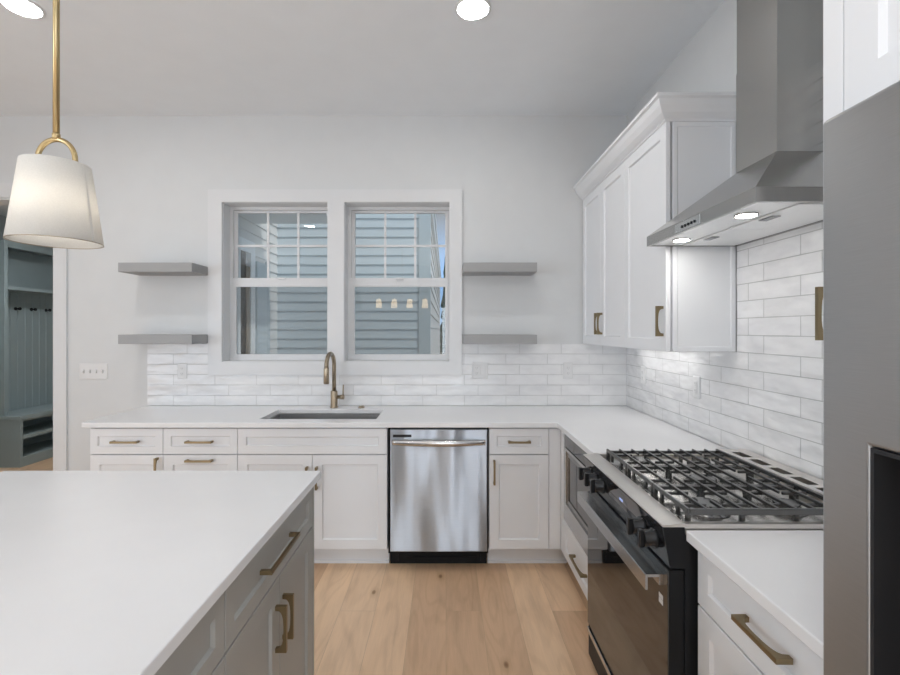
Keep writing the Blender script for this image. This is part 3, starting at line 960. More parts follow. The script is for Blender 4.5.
# top pan with its raised edges
bm = BM()
box(bm, 0.6685, 1.315, RY0, RY1, 0.895, 0.912)
obj('cooktop', bm, M['pan'], rg)
bm = BM()
prism(bm, [(0.604, 0.920), (0.668, 0.926), (0.668, 0.9155), (0.606, 0.9155)], 0, RY1 - RY0, frame((0, RY1, 0), (1, 0, 0), (0, 0, 1), (0, -1, 0)))
box(bm, 0.668, 1.20, RY0, RY0 + 0.018, 0.912, 0.924); box(bm, 0.668, 1.20, RY1 - 0.018, RY1, 0.912, 0.924)
obj('front_lip', bm, M['steel_lip'], rg)
bm = BM()
prism(bm, [(0.607, 0.915), (0.668, 0.915), (0.668, 0.800), (0.627, 0.800)], 0, RY1 - RY0, frame((0, RY1, 0), (1, 0, 0), (0, 0, 1), (0, -1, 0)))
cp = obj('control_panel', bm, M['black'], rg)
bm = BM(); prism(bm, [(0.6058, 0.913), (0.607, 0.913), (0.627, 0.802), (0.6258, 0.802)], 0, RY1 - RY0 - 0.004, frame((0, RY1 - 0.002, 0), (1, 0, 0), (0, 0, 1), (0, -1, 0))); obj('panel_glass', bm, M['oven_glass'], cp)
# knobs, tilted with the panel
def knob(y):
    z = 0.857
    bm = BM()
    lathe(bm, [(0.029, 0.0), (0.029, -0.010), (0.0245, -0.012), (0.0240, -0.034), (0.021, -0.037)], (0.6145, y, z), 24, 'X')
    box(bm, 0.564, 0.580, y - 0.009, y + 0.009, z - 0.026, z + 0.026, 0.003)
    k = obj('knob', bm, M['knob'], rg)
for y in (1.385, 1.470, 1.845, 1.925, 2.005): knob(y)
bm = BM(); prism(bm, [(0.6125, 0.884), (0.6145, 0.884), (0.6225, 0.818), (0.6205, 0.818)], 0, 0.255, frame((0, 1.785, 0), (1, 0, 0), (0, 0, 1), (0, -1, 0)))
ds = obj('display', bm, M['oven_glass'], rg)
bm = BM()
for k, y in enumerate((1.663, 1.656, 1.646, 1.639)):
    box(bm, 0.6118, 0.6126, y - 0.0022, y + 0.0022, 0.869, 0.878)
obj('clock_digits', bm, M['clock'], ds)
# oven door
bm = BM(); box(bm, RF + 0.004, 0.668, RY0 + 0.004, RY1 - 0.004, 0.185, 0.792, 0.002)
od = obj('oven_door', bm, M['black'], rg)
bm = BM(); box(bm, RF, RF + 0.004, RY0 + 0.005, RY1 - 0.005, 0.186, 0.791, 0.001, 1); obj('door_glass', bm, M['oven_glass'], od)
bm = BM()
hy0, hy1 = RY0 + 0.030, RY1 - 0.030
prism(bm, [(0.6215, 0.768), (0.572, 0.768), (0.570, 0.766), (0.570, 0.724), (0.577, 0.724), (0.577, 0.760), (0.609, 0.760), (0.609, 0.738), (0.6215, 0.738)], 0, hy1 - hy0, frame((0, hy1, 0), (1, 0, 0), (0, 0, 1), (0, -1, 0)))
obj('handle', bm, M['steel'], od)
bm = BM()
box(bm, RF - 0.0008, RF + 0.0002, 1.353, 1.378, 0.676, 0.690); box(bm, RF - 0.0008, RF + 0.0002, 1.353, 1.378, 0.692, 0.704)
obj('badge', bm, M['plastic'], od, label='small white mark')
bm = BM(); box(bm, RF + 0.004, 0.668, RY0 + 0.004, RY1 - 0.004, 0.045, 0.178, 0.003); dwr = obj('storage_drawer', bm, M['black'], rg)
bm = BM(); box(bm, RF - 0.004, RF + 0.004, RY0 + 0.01, RY1 - 0.01, 0.150, 0.172, 0.002); obj('drawer_grip', bm, M['steel'], dwr)
# burners
BR = [(0.80, 1.455, 0.045), (1.05, 1.455, 0.036), (0.80, 1.945, 0.040), (1.05, 1.945, 0.034), (0.925, 1.70, 0.044)]
for x, y, rr in BR:
    bm = BM(); lathe(bm, [(rr * 1.5, 0), (rr * 1.5, 0.003), (rr * 1.12, 0.005), (rr * 1.12, 0.012), (rr * 0.9, 0.014)], (x, y, 0.912), 28)
    bo = obj('burner', bm, M['steel_dark'], rg)
    bm = BM(); lathe(bm, [(rr, 0), (rr * 1.03, 0.003), (rr * 1.0, 0.010), (rr * 0.9, 0.012)], (x, y, 0.926), 28)
    obj('burner_cap', bm, M['iron'], bo)
# grates: three sections across the top
GX0, GX1, GT = 0.688, 1.165, 0.958
def grate(y0, y1):
    bm = BM()
    t, hgt = 0.009, 0.015
    z0, z1 = GT - hgt, GT
    lo = z1 - 0.008                        # cross rails lie lower than the bars
    cy = (y0 + y1) / 2
    for x in (GX0, GX1 - t):
        box(bm, x, x + t, y0, y1, z0, z1, 0.002, 1)
    first, last = y0 < gy0 + 0.01, y1 > gy1 - 0.01
    for y, tall in ((y0, first), (y1 - t, last)):
        box(bm, GX0 + t, GX1 - t, y, y + t, z0 - 0.006, z1 - 0.002 if tall and first else lo, 0.002, 1)
    n = 9
    for k in range(1, n):
        x = GX0 + t / 2 + (GX1 - GX0 - t) * k / n
        segs = [(y0 + 0.001, y0 + 0.075), (y1 - 0.075, y1 - 0.001)] if k in (2, 7) else [(y0 + 0.001, y1 - 0.001)]
        for a, b_ in segs:
            box(bm, x - 0.0034, x + 0.0034, a, b_, z0 + 0.004, z1, 0.002, 1)
    for yc in (cy - 0.052, cy + 0.052):    # low cross members round the burners
        for xa, xb in ((GX0 + t, 0.775), (0.825, 0.90), (0.95, 1.025), (1.075, GX1 - t)):
            box(bm, xa, xb, yc - 0.004, yc + 0.004, z0 - 0.004, lo, 0.002, 1)
    for x in (GX0, GX0 + 0.155, GX0 + 0.31, GX1 - 0.012):
        for y in (y0 + 0.001, y1 - 0.013):
            box(bm, x, x + 0.012, y, y + 0.012, 0.912, z0 + 0.001)
    for y in (cy - 0.058, cy + 0.046):
        box(bm, GX0 + 0.0005, GX0 + 0.0085, y, y + 0.014, 0.916, z0 + 0.001)
    return obj('grate', bm, M['iron'], rg)
gy0, gy1 = 1.346, 2.028
gs = (gy1 - gy0) / 3
for k in range(3):
    grate(gy0 + k * gs + 0.0015, gy0 + (k + 1) * gs - 0.0015)
# rear vent trim with slots
bm = BM()
ys = [RY0 + 0.004]
for k in range(6):
    a = RY0 + 0.045 + k * 0.115
    ys += [a, a + 0.085]
ys.append(RY1 - 0.004)
grid_solid(bm, [1.200, 1.222, 1.262, 1.312], ys, lambda u, v: not (1.222 < u < 1.262 and any(RY0 + 0.045 + k * 0.115 < v < RY0 + 0.045 + k * 0.115 + 0.085 for k in range(6))), 0.912, 0.944)
vt = obj('rear_vent', bm, M['steel_lip'], rg)
bm = BM(); box(bm, 1.2225, 1.2615, RY0 + 0.03, RY1 - 0.03, 0.9125, 0.922); obj('vent_slot', bm, M['dark'], vt)

# ------------------------------------------------------------------ hood
hd_ = thing('range_hood', (1.15, 1.775, 1.847), 'stainless chimney hood on the tiled wall above the gas range', 'range hood')
HX, HY0, HY1, HB = 0.915, 1.395, 2.151, 1.847
HW = WX - 0.0085
bm = BM()
grid_solid(bm, [HX, HX + 0.012, HW - 0.012, HW], [HY0, HY0 + 0.012, HY1 - 0.012, HY1], lambda u, v: not (HX + 0.012 < u < HW - 0.012 and HY0 + 0.012 < v < HY1 - 0.012), HB, HB + 0.041)
cb_ = [(HX, HY0), (HW, HY0), (HW, HY1), (HX, HY1)]
CHX, CY0, CY1, CHZ = 1.163, 1.658, 1.892, 2.095
ct_ = [(CHX, CY0), (HW, CY0), (HW, CY1), (CHX, CY1)]
rings(bm, [[(x, y, HB + 0.0412) for x, y in cb_], [(x, y, HB + 0.044) for x, y in cb_], [(x, y, CHZ) for x, y in ct_]], True, True)
obj('canopy', bm, M['steel_hood'], hd_)
bm = BM(); box(bm, CHX, HW, CY0, CY1, CHZ + 0.0005, 2.49); ch = obj('chimney', bm, M['steel_hood'], hd_)
bm = BM(); box(bm, CHX + 0.0015, HW, CY0 + 0.0015, CY1 - 0.0015, 2.491, CZ - 0.001); obj('chimney_extension', bm, M['steel_hood'], hd_)
M['under'] = metal('hood_underside_steel', (0.90, 0.90, 0.895), 0.38, (60, 1, 60), 0.0)
bm = BM(); box(bm, HX + 0.013, HW - 0.013, HY0 + 0.013, HY1 - 0.013, HB + 0.004, HB + 0.012); obj('underside', bm, M['under'], hd_)
for y0, y1 in ((HY0 + 0.03, 1.770), (1.776, HY1 - 0.03)):
    bm = BM(); box(bm, HX + 0.150, HW - 0.03, y0, y1, HB - 0.001, HB + 0.004, 0.001, 1); fl = obj('filter', bm, M['under'], hd_)
    yc = (y0 + y1) / 2
    bm = BM(); box(bm, HX + 0.165, HX + 0.195, yc - 0.035, yc + 0.035, HB - 0.004, HB - 0.001, 0.001, 1); obj('filter_latch', bm, M['steel_dark'], fl)
for y in (1.572, 2.005):
    bm = BM(); lathe(bm, [(0.036, 0), (0.036, 0.005), (0.030, 0.005), (0.030, 0.001)], (HX + 0.085, y, HB - 0.001), 24, cap0=False, cap1=False); rl = obj('lamp_ring', bm, M['steel'], hd_)
    bm = BM(); lathe(bm, [(0.0295, 0), (0.0295, 0.003)], (HX + 0.085, y, HB - 0.0005), 24); obj('lamp', bm, M['hood_lamp'], rl)
bm = BM(); box(bm, HX - 0.0012, HX, 1.70, 1.885, HB + 0.004, HB + 0.038, 0.0005, 1); bt = obj('button_panel', bm, M['steel'], hd_)
bm = BM()
for k in range(5):
    lathe(bm, [(0.0055, 0), (0.0055, -0.003), (0.004, -0.0035)], (HX - 0.0012, 1.735 + k * 0.023, HB + 0.020), 12, 'X')
obj('button', bm, M['knob'], bt)

# ------------------------------------------------------------------ upper cabinets
UX, UZ0, UZ1 = 1.028, 1.368, 2.420
def fr_(y, z): return face_right(UX, y, z)
# near door, beside the hood
r = thing('wall_cabinet', (1.18, 2.40, UZ0), 'white single-door wall cabinet with a panelled side, beside the hood', 'cabinet')
bm = BM(); box(bm, UX, WX - 0.009, 2.180, 2.660, UZ0, UZ1); obj('body', bm, M['white_cab'], r)
front(r, 'door', face_right(UX - 0.003, 2.659, UZ0), 2.659 - 2.158, UZ1 - UZ0, 'white_cab', 0.057, (2.659 - 2.158 - 0.028, 0.140, True), 0.140)
bm = BM(); shaker(bm, face_back(UX + 0.009, 2.180, UZ0), WX - 0.009 - UX - 0.009, UZ1 - UZ0, 0.020, 0.022, 0.004); obj('side_panel', bm, M['white_cab'], r)
# double door, in the corner
r = thing('wall_cabinet', (1.18, 3.07, UZ0), 'white double-door wall cabinet in the corner under the crown', 'cabinet')
bm = BM(); box(bm, UX, WX - 0.009, 2.661, WY - 0.009, UZ0, UZ1); obj('body', bm, M['white_cab'], r)
wd = (WY - 0.011 - 2.662 - 0.003) / 2
front(r, 'door', face_right(UX - 0.003, WY - 0.011, UZ0), wd, UZ1 - UZ0, 'white_cab', 0.057, (wd - 0.028, 0.140, True), 0.140)
front(r, 'door', face_right(UX - 0.003, WY - 0.011 - wd - 0.003, UZ0), wd, UZ1 - UZ0, 'white_cab', 0.057, (0.028, 0.140, True), 0.140)
# crown along both and round the near side
bm = BM()
prof = [(0.0, 0.0), (0.006, 0.0), (0.010, 0.010), (0.018, 0.014), (0.034, 0.030), (0.050, 0.056), (0.060, 0.080), (0.071, 0.086), (0.071, 0.100), (0.0, 0.100)]
cxf, cyf = UX - 0.023 + 0.002, 2.160
def crown_loop(kind):
    out = []
    for p, z in prof:
        if kind == 0: out.append((cxf - p, WY - 0.010, UZ1 + z))
        elif kind == 1: out.append((cxf - p, cyf - p, UZ1 + z))
        else: out.append((WX - 0.010, cyf - p, UZ1 + z))
    return out
rings(bm, [crown_loop(0), crown_loop(1), crown_loop(2)])
obj('crown_molding', bm, M['white_cab'], label='white cove crown molding along the top of the corner wall cabinets', cat='molding')
# right of the hood
r = thing('wall_cabinet', (1.18, 1.0, UZ0), 'white wall cabinet half hidden behind the refrigerator, right of the hood', 'cabinet')
bm = BM(); box(bm, UX, WX - 0.002, 0.752, 1.259, UZ0, UZ1); obj('body', bm, M['white_cab'], r)
front(r, 'door', face_right(UX - 0.003, 1.259, UZ0), 1.259 - 0.754, UZ1 - UZ0, 'white_cab', 0.057, (0.022, 0.142, True), 0.140)
# LED strip under the pair of wall cabinets
us = thing('led_strip', (1.20, 2.75, UZ0 - 0.012), 'slim lit strip fixed under the corner wall cabinets', 'light')
bm = BM(); box(bm, 1.205, 1.235, 2.45, 3.20, UZ0 - 0.006, UZ0 - 0.0005); obj('housing', bm, M['plastic'], us)
bm = BM(); box(bm, 1.208, 1.232, 2.455, 3.195, UZ0 - 0.008, UZ0 - 0.006); obj('diffuser', bm, M['led_bar'], us)

# ------------------------------------------------------------------ refrigerator with its surround
bm = BM(); box(bm, 0.600, WX - 0.002, 0.7145, 0.7515, 0, CZ - 0.005, 0.001, 1)
obj('end_panel', bm, M['white_cab'], label='tall white end panel between the short worktop and the refrigerator', cat='panel')
r = thing('wall_cabinet', (0.97, 0.24, 1.786), 'white cabinet above the refrigerator', 'cabinet')
bm = BM(); box(bm, 0.620, WX - 0.002, -0.235, 0.7135, 1.786, UZ1 + 0.3); obj('body', bm, M['white_cab'], r)
wd = 0.471
front(r, 'door', face_right(0.620, 0.7125, 1.787), wd, 0.92, 'white_cab', 0.057, (wd - 0.028, 0.14, True), 0.140)
front(r, 'door', face_right(0.620, 0.7125 - wd - 0.003, 1.787), wd, 0.92, 'white_cab', 0.057, (0.028, 0.14, True), 0.140)
fg = thing('refrigerator', (0.95, 0.24, 0), 'stainless french-door refrigerator with a dark water dispenser in its door', 'refrigerator')
FY0, FY1 = -0.222, 0.7005
bm = BM(); box(bm, 0.640, 1.30, FY0 + 0.01, FY1 - 0.004, 0.02, 1.760, 0.004, 1); box(bm, 0.66, 1.28, FY0 + 0.04, FY1 - 0.04, 0, 0.02); obj('body', bm, M['black'], fg)
def fridge_door(y0, y1, z0, z1, hole=None):
    bm = BM()
    fm = frame((0.636, 0, 0), (0, 1, 0), (0, 0, 1), (-1, 0, 0))
    if hole:
        grid_solid(bm, [y0, hole[0], hole[1], y1], [z0, hole[2], hole[3], z1], lambda u, v: not (hole[0] < u < hole[1] and hole[2] < v < hole[3]), 0.0, 0.079, fm)
    else:
        grid_solid(bm, [y0, y1], [z0, z1], lambda u, v: True, 0, 0.079, fm)
    o = obj('door', bm, M['steel_fr'], fg)
    bv = o.modifiers.new('edge', 'BEVEL'); bv.width = 0.006; bv.segments = 3; bv.limit_method = 'ANGLE'
    for p in o.data.polygons: p.use_smooth = False
    return o
fd = fridge_door(0.239, FY1, 0.72, 1.776, (0.335, 0.620, 0.93, 1.313))
bm = BM()
y0, y1, z0, z1 = 0.335, 0.620, 0.93, 1.313
fm = frame((0, 0, 0), (0, 1, 0), (0, 0, 1), (-1, 0, 0))
grid_solid(bm, [y0 + 0.0005, y0 + 0.006, y1 - 0.006, y1 - 0.0005], [z0 + 0.0005, z0 + 0.006, z1 - 0.006, z1 - 0.0005], lambda u, v: not (y0 + 0.006 < u < y1 - 0.006 and z0 + 0.006 < v < z1 - 0.006), -0.634, -0.5568, fm)
box(bm, 0.630, 0.636, y0 + 0.006, y1 - 0.006, z0 + 0.006, z1 - 0.006)
dp = obj('dispenser', bm, M['dark'], fd)
bm = BM(); box(bm, 0.575, 0.629, y0 + 0.05, y1 - 0.05, z1 - 0.06, z1 - 0.007, 0.004); obj('spout', bm, M['knob'], dp)
fd2 = fridge_door(FY0, 0.235, 0.72, 1.776)
fz = fridge_door(FY0, FY1, 0.05, 0.71); fz.name = 'freezer_drawer'
for d_, y in ((fd, 0.275), (fd2, 0.199)):
    bm = BM(); tube(bm, [(0.557, y, 0.85), (0.508, y, 0.85), (0.505, y, 0.86), (0.505, y, 1.64), (0.508, y, 1.65), (0.557, y, 1.65)], 0.011, 12); obj('handle', bm, M['steel'], d_)
bm = BM(); tube(bm, [(0.557, -0.10, 0.64), (0.505, -0.10, 0.64), (0.505, 0.57, 0.64), (0.557, 0.57, 0.64)], 0.011, 12); obj('handle', bm, M['steel'], fz)

# ------------------------------------------------------------------ island
IX = -0.535        # carcass face; fronts come to -0.515
IY1 = 1.840
bm = BM(); box(bm, -1.75, -0.495, -0.55, 1.871, CB, CT, 0.003)
obj('worktop', bm, M['quartz'], label='big white quartz island top in the left foreground', cat='worktop')
def fi(y, z): return face_island(IX, y, z)
def island_unit(y0, y1, label, hl=0.24, endp=False):
    r = thing('island_cabinet', (-0.87, (y0 + y1) / 2, 0), label, 'cabinet', 'grey island cabinets')
    bm = BM(); box(bm, -1.22, IX, y0 + 0.0005, y1 - 0.0005, 0.105, CB - 0.0005); obj('body', bm, M['grey_cab'], r)
    bm = BM(); box(bm, -1.20, IX - 0.055, y0 + 0.0005, y1 - 0.0005, 0.0, 0.105); obj('toe_kick', bm, M['grey_cab'], r)
    f1 = y1
    if endp:
        bm = BM(); box(bm, -1.24, IX + 0.0215, y1, y1 + 0.022, 0.0, CB - 0.0005, 0.001, 1); obj('end_panel', bm, M['grey_cab'], r)
    w = f1 - y0 - 2 * G
    front(r, 'drawer', fi(y0 + G, 0.712), w, 0.157, 'grey_cab', 0.045, (0.33 if endp else w / 2, 0.082, False), hl, straight=True)
    wd = (w - 0.003) / 2
    front(r, 'door', fi(y0 + G, 0.115), wd, 0.592, 'grey_cab', 0.060, (wd - 0.030, 0.448, True), 0.140)
    front(r, 'door', fi(y0 + G + wd + 0.003, 0.115), wd, 0.592, 'grey_cab', 0.060, (0.030, 0.448, True), 0.140)
    return r
island_unit(1.102, 1.818, 'grey island cabinet at the far end, drawer with a long pull over two doors', 0.255, True)
island_unit(0.370, 1.100, 'grey island cabinet cut off by the bottom edge, nearest to the viewer')
bm = BM(); box(bm, -1.22, IX, -0.45, 0.368, 0.0, CB - 0.0005)
r = thing('island_cabinet', (-0.87, -0.04, 0), 'grey island cabinet behind the viewpoint', 'cabinet', 'grey island cabinets')
obj('body', bm, M['grey_cab'], r)

# ------------------------------------------------------------------ floating shelves
def shelf(x0, z, label):
    bm = BM(); box(bm, x0, x0 + 0.508, 3.247, WY - 0.0005, z, z + 0.063, 0.0015, 1)
    return obj('floating_shelf', bm, M['shelf'], label=label, cat='shelf', group='grey floating shelves')
s0 = shelf(-2.257, 1.868, 'upper grey floating shelf left of the windows')
def shelf_copy(x0, z, label):
    o = s0.copy(); col.objects.link(o)
    o.location = (x0 + 0.254, s0.location.y, z); o['label'] = label
shelf_copy(-2.257, 1.371, 'lower grey floating shelf left of the windows')
shelf_copy(0.119, 1.868, 'upper grey floating shelf right of the windows')
shelf_copy(0.119, 1.371, 'lower grey floating shelf right of the windows')

# ------------------------------------------------------------------ outlets and switches
def outlet(name, mat4, label, gangs=1, cat='outlet', style='outlet'):
    """mat4: local origin at the plate centre, w out of the wall"""
    W = 0.070 + 0.046 * (gangs - 1); H = 0.117
    r = thing(name, mat4 @ Vector((0, 0, 0)), label, cat)
    bm = BM()
    def lp(i, d): return [mat4 @ Vector(p) for p in ((-W/2+i, -H/2+i, d), (W/2-i, -H/2+i, d), (W/2-i, H/2-i, d), (-W/2+i, H/2-i, d))]
    rings(bm, [lp(0, 0), lp(0, 0.003), lp(0.004, 0.006)])
    obj('cover_plate', bm, M['plastic'], r)
    for g in range(gangs):
        u = (g - (gangs - 1) / 2) * 0.046
        if style == 'outlet' or (style == 'mixed' and g == 0):
            bm = BM(); box(bm, u - 0.017, u + 0.017, -0.034, 0.034, 0.006, 0.0085, 0.002, 1, mat4)
            rc = obj('receptacle', bm, M['plastic'], r)
            for v in (-0.019, 0.019):
                bm = BM(); box(bm, u - 0.0125, u + 0.0125, v - 0.0125, v + 0.0125, 0.0084, 0.0095, 0.002, 1, mat4)
                rc = obj('socket_face', bm, M['plastic'], r)
                for du in (-0.006, 0.006):
                    bm = BM(); box(bm, u + du - 0.0014, u + du + 0.0014, v - 0.003, v + 0.007, 0.0090, 0.0099, mat=mat4)
                    obj('slot', bm, M['slot'], rc)
                bm = BM(); box(bm, u - 0.002, u + 0.002, v - 0.010, v - 0.006, 0.0090, 0.0099, mat=mat4)
                obj('slot', bm, M['slot'], rc)
        elif style == 'mixed':
            bm = BM(); box(bm, u - 0.017, u + 0.017, -0.034, 0.034, 0.006, 0.0095, 0.002, 1, mat4)
            obj('rocker', bm, M['plastic'], r)
        else:
            bm = BM(); box(bm, u - 0.006, u + 0.006, -0.013, 0.013, 0.0058, 0.0068, mat=mat4); sl = obj('switch_slot', bm, M['slot'], r)
            s = 1 if g % 2 else -1
            prism_pts = [(-0.010, 0.0065), (0.010, 0.0065), (0.004 * s + 0.004, 0.018), (0.004 * s - 0.004, 0.018)]
            bm = BM(); prism(bm, prism_pts, -0.004, 0.004, mat4 @ frame((u, 0, 0), (0, 1, 0), (0, 0, 1), (1, 0, 0))); obj('toggle', bm, M['plastic'], r)
    return r
TY = WY - 0.008
outlet('outlet', face_back(-1.939, TY, 1.165), 'white outlet on the tile at the left, below the left shelves')
outlet('outlet', face_back(0.249, TY, 1.168), 'wide double white outlet plate on the tile right of the windows', 2, style='mixed')
outlet('outlet', face_back(0.897, TY, 1.168), 'single white outlet on the window-wall tile nearest the corner')
outlet('outlet', face_right(WX - 0.008, 2.495, 1.165), 'white outlet on the right-hand tile, nearer the range')
outlet('outlet', face_right(WX - 0.008, 3.17, 1.165), 'white outlet on the right-hand tile, deep in the corner')
outlet('switch_plate', face_back(-2.598, WY, 1.162), 'white four-toggle switch plate beside the doorway', 4, 'switch', 'toggle')

# ------------------------------------------------------------------ ceiling lamps
def can(x, y, label):
    r = thing('recessed_light', (x, y, CZ), label, 'ceiling light', 'recessed ceiling lights')
    bm = BM(); lathe(bm, [(0.090, -0.0005), (0.089, -0.006), (0.077, -0.010), (0.074, -0.0045), (0.074, -0.0005)], (x, y, CZ), 40, cap0=False, cap1=False); obj('trim_ring', bm, M['plastic'], r)
    bm = BM(); lathe(bm, [(0.0735, -0.001), (0.0735, -0.005)], (x, y, CZ), 40); obj('diffuser', bm, M['can'], r)
    return r
c0 = can(0.133, 2.319, 'round recessed ceiling light in front of the windows, at the top centre')
for x, y, lb in ((-2.07, 2.305, 'round recessed ceiling light at the top left, beside the pendant rod'),
                 (-2.07, 0.08, 'recessed ceiling light above the island, mirrored in the left window'),
                 (0.133, 0.08, 'recessed ceiling light above the aisle, over the viewpoint'),
                 (-2.07, -2.15, 'recessed ceiling light behind the island'),
                 (0.133, -2.15, 'recessed ceiling light behind the refrigerator'),
                 (-4.27, 0.08, 'recessed ceiling light by the left wall')):
    dup(c0, (x, y, CZ), lb)

# pendant over the island
PX, PY = -1.156, 1.400
pn = thing('pendant_lamp', (PX, PY, 1.728), 'brass pendant lamp with a white tapered fabric shade above the island', 'lamp')
bm = BM(); lathe(bm, [(0.065, 0), (0.065, -0.018), (0.055, -0.024), (0.012, -0.026)], (PX, PY, CZ - 0.0005), 32); obj('ceiling_canopy', bm, M['gold'], pn)
bm = BM(); tube(bm, [(PX, PY, CZ - 0.02), (PX, PY, 2.04)], 0.0085, 16); lathe(bm, [(0.0105, 0), (0.0105, 0.018), (0.0085, 0.020)], (PX, PY, 2.030), 16); obj('rod', bm, M['gold'], pn)
pts = []
for k in range(21):
    a = PI * k / 20
    pts.append((PX + 0.056 * math.cos(a), PY, 1.972 + 0.060 * math.sin(a)))
pts = [(PX + 0.056, PY, 1.945)] + pts + [(PX - 0.056, PY, 1.945)]
bm = BM(); tube(bm, pts, 0.0074, 12); obj('hoop', bm, M['gold'], pn)
bm = BM(); box(bm, PX - 0.062, PX + 0.062, PY - 0.006, PY + 0.006, 1.938, 1.946); lathe(bm, [(0.02, 0), (0.02, 0.06)], (PX, PY, 1.878), 16); obj('socket', bm, M['gold'], pn)
bm = BM()
lathe(bm, [(0.085, 0.230), (0.115, 0.0), (0.1128, 0.0), (0.0828, 0.230), (0.085, 0.230)], (PX, PY, 1.728), 64, cap0=False, cap1=False)
sh = obj('shade', bm, M['shade'], pn)
bm = BM()   # spider that carries the shade on the socket bar
for k in range(3):
    a = 2 * PI * k / 3 + 0.5
    tube(bm, [(PX, PY, 1.942), (PX + 0.085 * math.cos(a), PY + 0.085 * math.sin(a), 1.952)], 0.002, 6)
obj('spider', bm, M['gold'], pn)
# overlapped seam of the fabric
a0 = -0.06
bm = BM()
lp = []
for r_, z in ((0.1156, 0.001), (0.0856, 0.229)):
    lp.append([(PX + rr * math.cos(a0 + da), PY + rr * math.sin(a0 + da), 1.728 + z) for rr, da in ((r_, -0.045), (r_ + 0.0006, -0.04), (r_ + 0.0006, 0.04), (r_, 0.045))])
rings(bm, lp)
obj('seam', bm, M['shade'], sh)
bm = BM(); lathe(bm, [(0.1152, 0.0), (0.1158, -0.002), (0.1125, -0.002), (0.1125, 0.0)], (PX, PY, 1.728), 64, cap0=False, cap1=False); obj('rim', bm, M['bronze'], sh)
bm = BM(); lathe(bm, [(0.008, -0.052), (0.028, -0.044), (0.041, -0.024), (0.041, -0.002), (0.026, 0.022), (0.014, 0.038)], (PX, PY, 1.840), 20); obj('bulb', bm, M['bulb'], pn)

# chandelier of the dining end, mirrored in the right window
cz_ = 1.90
chd = thing('chandelier', (-0.86, -2.0, cz_), 'linear chandelier with four warm glass shades, mirrored in the right window', 'lamp')
bm = BM(); box(bm, -1.40, -0.32, -2.012, -1.988, cz_ + 0.30, cz_ + 0.32); obj('bar', bm, M['gold'], chd)
bm = BM(); tube(bm, [(-0.86, -2.0, cz_ + 0.32), (-0.86, -2.0, CZ - 0.001)], 0.009, 10); obj('rod', bm, M['gold'], chd)
for k in range(4):
    x = -1.31 + 0.30 * k
    bm = BM(); tube(bm, [(x, -2.0, cz_ + 0.30), (x, -2.0, cz_ + 0.17)], 0.006, 8); obj('arm', bm, M['gold'], chd)
    bm = BM(); lathe(bm, [(0.062, 0.0), (0.045, 0.165), (0.02, 0.17)], (x, -2.0, cz_), 20); obj('glass_shade', bm, M['shade_lit'], chd)

# ------------------------------------------------------------------ mudroom locker bench
lk = thing('locker_bench', (-4.75, 5.9, 0), 'blue-grey mudroom locker with hooks, beadboard and a cubby bench', 'locker')
LY0, LY1 = 5.03, 6.85
LB, LF, LBF = MX0 + 0.002, -4.706, -4.540
bm = BM(); box(bm, LB, LF, LY0, LY0 + 0.04, 0.549, 2.43, 0.001, 1); obj('side_panel', bm, M['locker'], lk)
bm = BM(); box(bm, LB, LF, LY1 - 0.04, LY1, 0.549, 2.43); obj('side_panel', bm, M['locker'], lk)
bm = BM(); box(bm, LB, LF, LY0 + 0.04, LY1 - 0.04, 2.385, 2.43); box(bm, LF - 0.02, LF + 0.004, LY0 + 0.04, LY1 - 0.04, 2.36, 2.385); obj('top', bm, M['locker'], lk)
bm = BM(); box(bm, LB + 0.02, LF, LY0 + 0.04, LY1 - 0.04, 1.905, 1.940); obj('shelf', bm, M['locker'], lk)
bm = BM()
n = 18
for k in range(n):
    a = LY0 + 0.041 + (LY1 - LY0 - 0.082) * k / n
    b_ = LY0 + 0.041 + (LY1 - LY0 - 0.082) * (k + 1) / n
    prism(bm, [(a, LB), (a, LB + 0.010), (a + 0.005, LB + 0.016), (b_ - 0.005, LB + 0.016), (b_, LB + 0.010), (b_, LB)], 0.549, 2.38, frame((0, 0, 0), (0, 1, 0), (1, 0, 0), (0, 0, 1)))
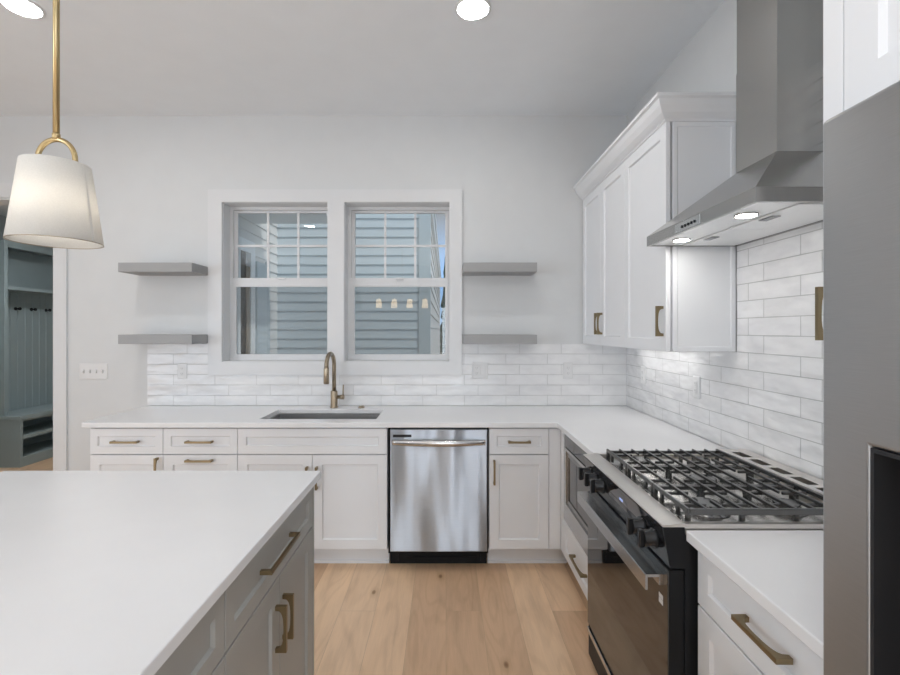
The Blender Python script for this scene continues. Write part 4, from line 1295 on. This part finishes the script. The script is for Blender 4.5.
obj('beadboard', bm, M['locker'], lk)
bm = BM(); box(bm, LB + 0.0165, LB + 0.022, LY0 + 0.0405, LY1 - 0.0405, 1.941, 2.359); obj('cubby_back', bm, M['locker'], lk)
for k in range(7):
    y = 5.43 + k * 0.205
    bm = BM()
    lathe(bm, [(0.020, 0), (0.020, 0.006), (0.009, 0.010), (0.008, 0.035), (0.018, 0.042), (0.018, 0.056)], (LB + 0.0165, y, 1.712), 14, 'X')
    obj('coat_hook', bm, M['black'], lk)
bm = BM(); box(bm, LB, LBF + 0.012, LY0 - 0.012, LY1, 0.510, 0.5485, 0.002, 1); obj('seat', bm, M['locker'], lk)
bm = BM()
box(bm, LB, LBF, LY0, LY0 + 0.035, 0.0, 0.509); box(bm, LB, LBF, LY1 - 0.035, LY1, 0, 0.509)
box(bm, LB, LBF, 5.93, 5.965, 0.10, 0.509); box(bm, LB, LBF, LY0 + 0.035, LY1 - 0.035, 0.0, 0.10)
box(bm, LB, LBF, LY0 + 0.035, 5.93, 0.295, 0.33); box(bm, LB, LBF, 5.965, LY1 - 0.035, 0.295, 0.33)
box(bm, LB, LB + 0.012, LY0 + 0.035, LY1 - 0.035, 0.10, 0.509); box(bm, LBF - 0.02, LBF, LY0 + 0.035, LY1 - 0.035, 0.485, 0.509)
obj('cubbies', bm, M['locker'], lk)
# added ceiling lamp, out of view, put in to brighten the dim mudroom
mc = thing('recessed_light', (-3.6, 4.6, MZ), 'added unseen ceiling light that brightens the mudroom', 'ceiling light')
M['mud_fill'] = emit('mudroom_fill', (0.93, 0.97, 1.0), 260.0)
bm = BM(); lathe(bm, [(0.0735, -0.001), (0.0735, -0.005)], (-3.6, 4.6, MZ), 32); obj('diffuser', bm, M['mud_fill'], mc)
bm = BM(); lathe(bm, [(0.090, -0.0005), (0.089, -0.006), (0.077, -0.010), (0.074, -0.0045), (0.074, -0.0005)], (-3.6, 4.6, MZ), 32, cap0=False, cap1=False); obj('trim_ring', bm, M['plastic'], mc)
